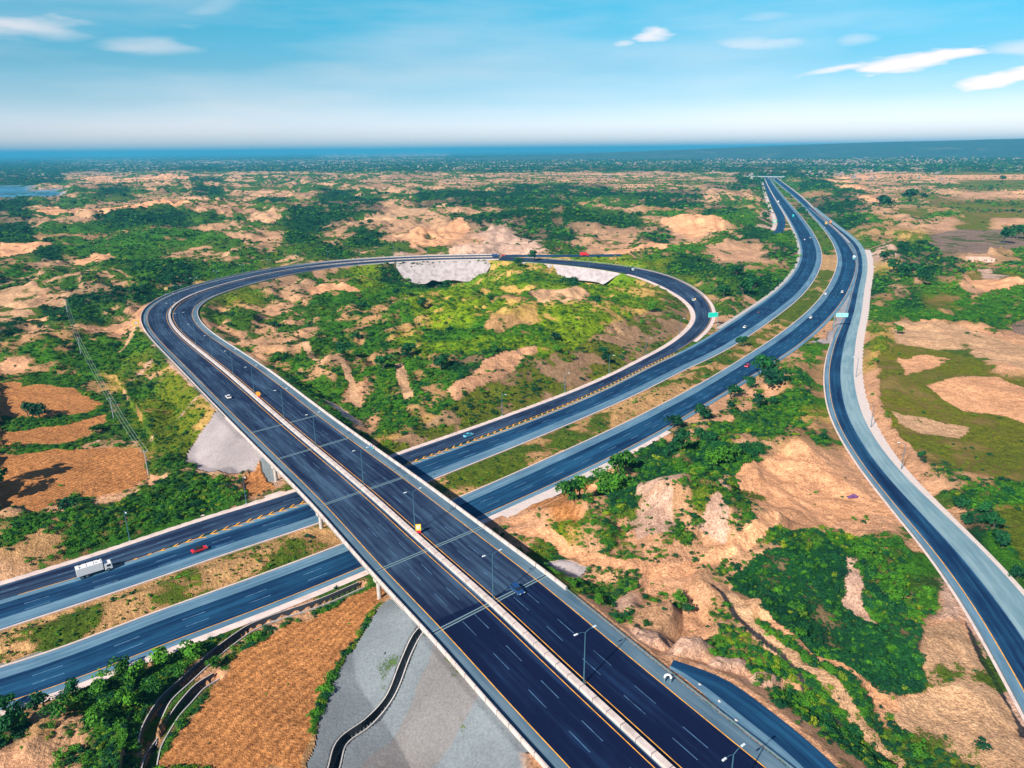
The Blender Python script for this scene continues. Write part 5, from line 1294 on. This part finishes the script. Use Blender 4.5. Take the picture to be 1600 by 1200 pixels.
# trees singled out in the photograph (pixel, radius in pixels, colour)
NOTED = [(1052, 668, 14, 0), (1097, 657, 14, 0), (1142, 622, 14, 0), (1170, 610, 11, 0), (1196, 590, 18, 0), (1204, 612, 18, 0), (1182, 640, 12, 0), (1138, 648, 9, 0), (1093, 696, 12, 0), (1110, 706, 12, 0), (1062, 718, 16, 0), (1045, 724, 12, 0),
         (1062, 962, 12, 1), (1074, 976, 10, 0), (1056, 972, 9, 1), (968, 760, 24, 1), (952, 785, 20, 1), (950, 805, 18, 1), (1135, 745, 18, 1), (1115, 750, 14, 1), (1085, 798, 12, 0), (1208, 640, 8, 0), (905, 805, 18, 1), (890, 815, 18, 1), (62, 655, 15, 0), (44, 652, 13, 0), (108, 800, 14, 0), (-30, 768, 36, 0), (-12, 785, 24, 0),
         (1160, 545, 9, 0), (338, 1044, 12, 1), (300, 1030, 18, 1), (255, 1040, 16, 1), (215, 1062, 17, 1), (190, 1050, 14, 1), (160, 1085, 18, 1), (120, 1090, 14, 0), (240, 1085, 16, 1), (280, 1055, 14, 1), (60, 1110, 16, 0), (10, 1112, 16, 0), (20, 1150, 22, 0), (90, 1130, 18, 1), (200, 1110, 18, 1), (160, 1135, 20, 1),
         (1550, 835, 16, 0), (1565, 860, 16, 0), (1540, 815, 13, 0), (1510, 820, 12, 0), (1500, 800, 12, 0), (1590, 905, 14, 0), (1440, 722, 7, 0), (1395, 428, 12, 0), (1415, 440, 16, 0), (1440, 450, 14, 0), (1380, 415, 10, 0), (1402, 525, 9, 1), (1420, 320, 12, 0), (1375, 328, 14, 0), (1440, 320, 7, 0), (1566, 283, 5, 0), (1568, 380, 14, 0), (1590, 372, 14, 0),
         (893, 467, 12, 0), (835, 420, 9, 0), (810, 428, 8, 0), (1160, 465, 14, 0), (1130, 470, 11, 0), (1150, 440, 10, 0), (1175, 455, 12, 0), (570, 500, 9, 0), (660, 510, 9, 0), (560, 545, 7, 0), (700, 480, 9, 0), (430, 520, 8, 0), (1017, 505, 9, 1), (930, 520, 8, 0), (865, 560, 9, 0), (945, 575, 8, 0), (620, 470, 8, 0), (1195, 350, 8, 0), (540, 590, 14, 0), (600, 600, 14, 0), (640, 580, 12, 0), (690, 600, 14, 0)]
nz_ = [P(u, v) for u, v, r, c in NOTED]; nzr = [1.2 * r / FPX * proj(np.array([q]))[2][0] for (u, v, r, c), q in zip(NOTED, nz_)]
vx = np.r_[vx, [q[0] for q in nz_]]; vy = np.r_[vy, [q[1] for q in nz_]]; size = np.r_[size, nzr]; ci = np.r_[ci, [c for *_, c in NOTED]]; noted = np.r_[np.zeros(nv_, bool), np.ones(len(nz_), bool)]
vd = np.hypot(vx, vy); vz = zground(np.c_[vx, vy]) - 0.04 * size
X = np.c_[vx, vy, vz]; pu, pv, dep = proj(X); app = size / dep
inside = (pu > -20) & (pu < 1620) & (pv < 1220)
istree = ((size > 2.6) & (rng.random(len(vx)) < 0.6) & (ci < 2)) | noted
rank = np.where(inside, app, 0) + noted * 10
ti = np.where(istree)[0]; ti = ti[np.argsort(-rank[ti])][:295]
bi = np.where(~istree)[0]; bi = bi[np.argsort(-rank[bi])][:295]
def region(u, v):
    if u < 600 and v > 940: return 'beside the orange field below the lower motorway'
    if u > 1350: return 'on the flat farmland right of the slip road'
    if u > 1080 and v > 860: return 'in the thicket between overpass and slip road'
    if u > 780 and v > 560: return 'on the rough ground between the motorway and the quarry'
    if v < 400: return 'in the far badlands beyond the loop'
    if u < 330 or (u < 480 and v > 680): return 'on the slopes and field edges left of the overpass'
    return 'on the overgrown hillocks inside the loop'
CN = ['dark green', 'bright green', 'yellow-green']
tree0 = {}
for i in ti:
    c = int(ci[i]); k = int(rng.integers(3)); key = (c, k)
    if key not in tree0:
        r_ = empty('tree', (0, 0, 0)); a = bpy.data.objects.new('trunk', TRUNK[k]); COL.objects.link(a); a.parent = r_
        a = bpy.data.objects.new('crown', TREE[c][k]); COL.objects.link(a); a.parent = r_; tree0[key] = r_; o = r_
    else: o = copy_tree(tree0[key])
    o.location = X[i]; o.rotation_euler.z = rng.uniform(0, 6.28); s_ = float(size[i]); o.scale = (s_ * rng.uniform(.85, 1.2), s_ * rng.uniform(.85, 1.2), s_ * (rng.uniform(0.85, 1.05) if noted[i] else rng.uniform(0.6, 0.95)))
    rg = region(pu[i], pv[i]); tag(o, CN[c] + ' leafy tree ' + rg, 'tree', CN[c] + ' trees ' + rg)
for i in bi:
    c = int(ci[i]); o = bpy.data.objects.new('bush', BUSH[c][int(rng.integers(3))]); COL.objects.link(o)
    o.location = X[i]; o.rotation_euler.z = rng.uniform(0, 6.28); s_ = float(size[i]); o.scale = (s_ * rng.uniform(.75, 1.4), s_ * rng.uniform(.75, 1.3), s_ * rng.uniform(0.6, 1.0))
    rg = region(pu[i], pv[i]); tag(o, CN[c] + ' low bush ' + rg, 'bush', CN[c] + ' bushes ' + rg)
used = np.zeros(len(vx), bool); used[ti] = True; used[bi] = True

def scatter(name, idx, variants, vidx, label, scale_z=0.9):
    """one object: points carrying instances of a few plant meshes"""
    me = bpy.data.meshes.new(name); me.vertices.add(len(idx)); me.vertices.foreach_set('co', X[idx].astype(np.float32).ravel())
    n = len(idx); g = np.random.default_rng(3)
    at = me.attributes.new('psize', 'FLOAT_VECTOR', 'POINT'); sz = np.stack([size[idx] * g.uniform(*((.75, 1.4) if name != 'distant_town' else (1, 1)), n), size[idx] * g.uniform(*((.75, 1.3) if name != 'distant_town' else (1, 1)), n), size[idx] * g.uniform(0.6, 1.05, n)], 1); at.data.foreach_set('vector', sz.astype(np.float32).ravel())
    at = me.attributes.new('pick', 'INT', 'POINT'); at.data.foreach_set('value', vidx.astype(np.int32))
    at = me.attributes.new('turn', 'FLOAT', 'POINT'); at.data.foreach_set('value', g.uniform(0, 6.28, n).astype(np.float32))
    o = bpy.data.objects.new(name, me); COL.objects.link(o); tag(o, label, None, None, 'stuff')
    cl = bpy.data.collections.new(name + '_kinds')
    for k, m_ in enumerate(variants):
        q = bpy.data.objects.new('%s_kind_%02d' % (name, k), m_); cl.objects.link(q)
    ng = bpy.data.node_groups.new(name, 'GeometryNodeTree'); N = ng.nodes.new; L = ng.links.new
    ng.interface.new_socket('Geometry', in_out='INPUT', socket_type='NodeSocketGeometry'); ng.interface.new_socket('Geometry', in_out='OUTPUT', socket_type='NodeSocketGeometry')
    gi = N('NodeGroupInput'); go = N('NodeGroupOutput'); ip = N('GeometryNodeInstanceOnPoints'); ci_ = N('GeometryNodeCollectionInfo'); ci_.inputs['Collection'].default_value = cl
    ci_.inputs['Separate Children'].default_value = True; ci_.inputs['Reset Children'].default_value = True
    mp = N('GeometryNodeMeshToPoints'); L(gi.outputs[0], mp.inputs[0]); L(mp.outputs[0], ip.inputs['Points']); L(ci_.outputs[0], ip.inputs['Instance'])
    ip.inputs['Pick Instance'].default_value = True
    def nat(nm, ty): a = N('GeometryNodeInputNamedAttribute'); a.data_type = ty; a.inputs['Name'].default_value = nm; return a.outputs[0]
    L(nat('pick', 'INT'), ip.inputs['Instance Index']); L(nat('psize', 'FLOAT_VECTOR'), ip.inputs['Scale'])
    cx = N('ShaderNodeCombineXYZ'); L(nat('turn', 'FLOAT'), cx.inputs[2])
    er = N('FunctionNodeEulerToRotation'); L(cx.outputs[0], er.inputs[0]); L(er.outputs[0], ip.inputs['Rotation'])
    L(ip.outputs[0], go.inputs[0])
    md = o.modifiers.new('scatter', 'NODES'); md.node_group = ng
    return o
rest = np.where(~used)[0]
nearm = rest[vd[rest] < 620]; farm = rest[vd[rest] >= 620]
scatter('scrub', nearm, [m for c in BUSH for m in c], ci[nearm] * 3 + rng.integers(0, 3, len(nearm)), 'dense scrub and low bushes covering the rough ground')
scatter('distant_woodland', farm, [m for c in FARB for m in c], ci[farm] * 2 + rng.integers(0, 2, len(farm)), 'woods and groves spreading over the plain towards the horizon')
# tufts on the median and the grassy ground near the camera
def tufts():
    global X, size
    n = 26000; lr = rng.uniform(math.log(125), math.log(700), n); a = np.radians(rng.uniform(-43, 43, n)); x, y = np.exp(lr) * np.sin(a), np.exp(lr) * np.cos(a)
    A, K = landcover(x, y); kc = np.array(KEYS)[K]
    pr = np.select([kc == 'n', kc == 'y', kc == 'g', kc == 's', kc == 't', kc == 'd', kc == 'o'], [.9, .6, .5, .45, .25, .4, .2], 0.02) * np.where(kc == 'n', 1, np.clip(A[:, 6] * 1.4, 0.1, 1))
    m = rng.random(n) < pr; x, y, kc = x[m], y[m], kc[m]
    m = ~on_road(x, y, 0.2); x, y, kc = x[m], y[m], kc[m]
    X = np.c_[x, y, zground(np.c_[x, y])]; size = rng.lognormal(0, .35, len(x)) * np.interp(np.hypot(x, y), [120, 700], [0.32, 0.9]) * np.where(kc == 'o', .6, 1)
    pick = np.where(rng.random(len(x)) < .35, 0, np.where(rng.random(len(x)) < .5, 1, 2))
    scatter('grass_tufts', np.arange(len(x)), [FARB[0][0], FARB[1][0], FARB[2][0]], pick, 'grass tufts and weeds dotted over the verges and median')
tufts()

# ------------------------------------------------------------------ far houses
def house_mesh(k):
    g = random.Random(k); mb = MB(); w, d, h = g.uniform(.8, 1.3), g.uniform(.6, 1), g.uniform(.35, .6)
    mb.box((0, 0, h / 2 - .05), (w, d, h + .1), 0, 0); mb.box((0, 0, h + .03), (w + .05, d + .05, .06), 0, 1)
    if k % 2: mb.box((w * .22, 0, h + .2), (w * .4, d * .6, .32), 0, 0)
    for x in (-.3, 0, .3): mb.box((x * w, -d / 2 - .012, h * .5), (.12, .025, .16), 0, 2)
    for x in (-.25, .25): mb.box((-w / 2 - .012, x * d, h * .5), (.025, .12, .16), 0, 2)
    o = mb.build('house', [HM[k % 3], HM[(k + 1) % 3], M['dark']]); me = o.data; bpy.data.objects.remove(o); return me
HM = [flatmat('house_wall', (0.27, 0.20, 0.17), 0.9, sc=.05, var=.3), flatmat('house_wall_pink', (0.34, 0.21, 0.17), 0.9, sc=.05, var=.3), flatmat('house_wall_pale', (0.32, 0.28, 0.27), 0.9, sc=.05, var=.3)]
HOUSE = [house_mesh(k) for k in range(6)]
n = 9000; hu = rng.uniform(0, 1600, n); hv = 600 - FPX * 0 - rng.uniform(335, 357, n) - (hu - 800) * -0.0 
hv = 236 + (800 - hu) * 0.0096 + rng.gamma(2.2, 6.5, n) + 5
dens = 0.10 + 0.5 * np.exp(-((hu - 1050) / 260) ** 2) + 0.9 * np.exp(-((hu - 1330) / 170) ** 2) + .25 * np.exp(-((hu - 520) / 200) ** 2) + 0.2 * (hu > 1450)
keep = (rng.random(n) < dens) & (hv < 285)
hq = np.array([P(a, b) for a, b in zip(hu[keep], hv[keep])]); hq = hq[(hq[:, 1] > 1800) & (hq[:, 1] < 9500)]
cl_ = fbm(hq[:, 0], hq[:, 1], 700, 3, 1); hq = hq[cl_ > 0.50][:800]; hq = hq[~on_road(hq[:, 0], hq[:, 1], 25)]
hs = rng.uniform(7, 12, len(hq)) * np.interp(hq[:, 1], [1800, 8000], [1, 1.5]); hz = zground(hq[:, :2]); o_ = np.argsort(-hs / hq[:, 1])
for i in o_[:240]:
    o = bpy.data.objects.new('house', HOUSE[int(rng.integers(6))]); COL.objects.link(o); o.location = (hq[i, 0], hq[i, 1], hz[i]); o.rotation_euler.z = rng.choice([0.2, 0.5, 1.3]) + rng.normal() * .1; o.scale = (hs[i],) * 3
    side = 'left' if hq[i, 0] < -600 else 'right' if hq[i, 0] > 1500 else 'middle'
    tag(o, 'small flat-roofed house among trees on the %s part of the far plain' % side, 'house', 'houses on the %s far plain' % side)
if len(o_) > 240:
    X = np.c_[hq[:, 0], hq[:, 1], hz]; size = hs
    scatter('distant_town', o_[240:], HOUSE, rng.integers(0, 6, len(o_) - 240), 'mass of tiny houses and sheds near the horizon')
# rocks and rubble by the near rail
rk = flatmat('rubble', (0.5, 0.46, 0.45), .9, sc=3, var=.4)
for k, (u, v) in enumerate(((1093, 1070), (1124, 1096), (1150, 1126))):
    q = P(u, v, 8.0); bm = bmesh.new(); bmesh.ops.create_icosphere(bm, subdivisions=2, radius=.3)
    for w_ in bm.verts: w_.co *= random.uniform(.75, 1.2); w_.co.z *= .6
    me = bpy.data.meshes.new('rubble_block'); bm.to_mesh(me); bm.free(); me.materials.append(rk); o = bpy.data.objects.new('rubble_block', me); COL.objects.link(o); o.location = (q[0], q[1], 8.1)
    tag(o, 'pale broken concrete lump lying on the blue service road beside the steel rail', 'rubble', 'rubble lumps on the service road')

# ------------------------------------------------------------------ haze
def haze():
    x0, x1, y0, y1, z0, z1 = -90000, 115000, -3000, 125000, -60, 225
    me = bpy.data.meshes.new('haze'); v = [(x, y, z) for z in (z0, z1) for y in (y0, y1) for x in (x0, x1)]
    me.from_pydata(v, [], [(0, 2, 3, 1), (4, 5, 7, 6), (0, 1, 5, 4), (2, 6, 7, 3), (0, 4, 6, 2), (1, 3, 7, 5)])
    o = bpy.data.objects.new('haze', me); COL.objects.link(o); o['kind'] = 'stuff'; o['label'] = 'thin blue haze over the plain'
    m = bpy.data.materials.new('haze'); m.use_nodes = True; nt = m.node_tree; nt.nodes.clear()
    out = nt.nodes.new('ShaderNodeOutputMaterial'); pv_ = nt.nodes.new('ShaderNodeVolumePrincipled')
    pv_.inputs['Color'].default_value = HAZE_COL; pv_.inputs['Density'].default_value = HAZE_DENSITY; pv_.inputs['Anisotropy'].default_value = 0.0
    nt.links.new(pv_.outputs[0], out.inputs['Volume']); me.materials.append(m)
HAZE_COL = (0.07, 0.43, 0.70, 1); HAZE_DENSITY = 0.00009
haze()

# purple sheet thrown over a heap in the quarry
q = P(1333, 777); z = float(zground(q[None, :2])[0]); n = 14; vv_ = []; ff_ = []
for j in range(n):
    for i in range(n):
        a, b = i / (n - 1) * 2 - 1, j / (n - 1) * 2 - 1
        vv_.append((a * 2.0, b * 0.9, 0.12 + 0.9 * max(0, 1 - (a * a * .9 + b * b)) * (0.8 + 0.4 * math.sin(5 * a + 3 * b)) + 0.05 * math.sin(9 * a) * math.cos(7 * b)))
for j in range(n - 1):
    for i in range(n - 1): ff_.append((j * n + i, j * n + i + 1, (j + 1) * n + i + 1, (j + 1) * n + i))
me = bpy.data.meshes.new('tarpaulin'); me.from_pydata(vv_, [], ff_); me.materials.append(flatmat('purple_sheet', (0.10, 0.035, 0.13), 0.8)); o = bpy.data.objects.new('tarpaulin', me); COL.objects.link(o)
o.location = (q[0], q[1], z); tag(o, 'crumpled purple sheet lying on the sand of the quarry', 'tarpaulin')
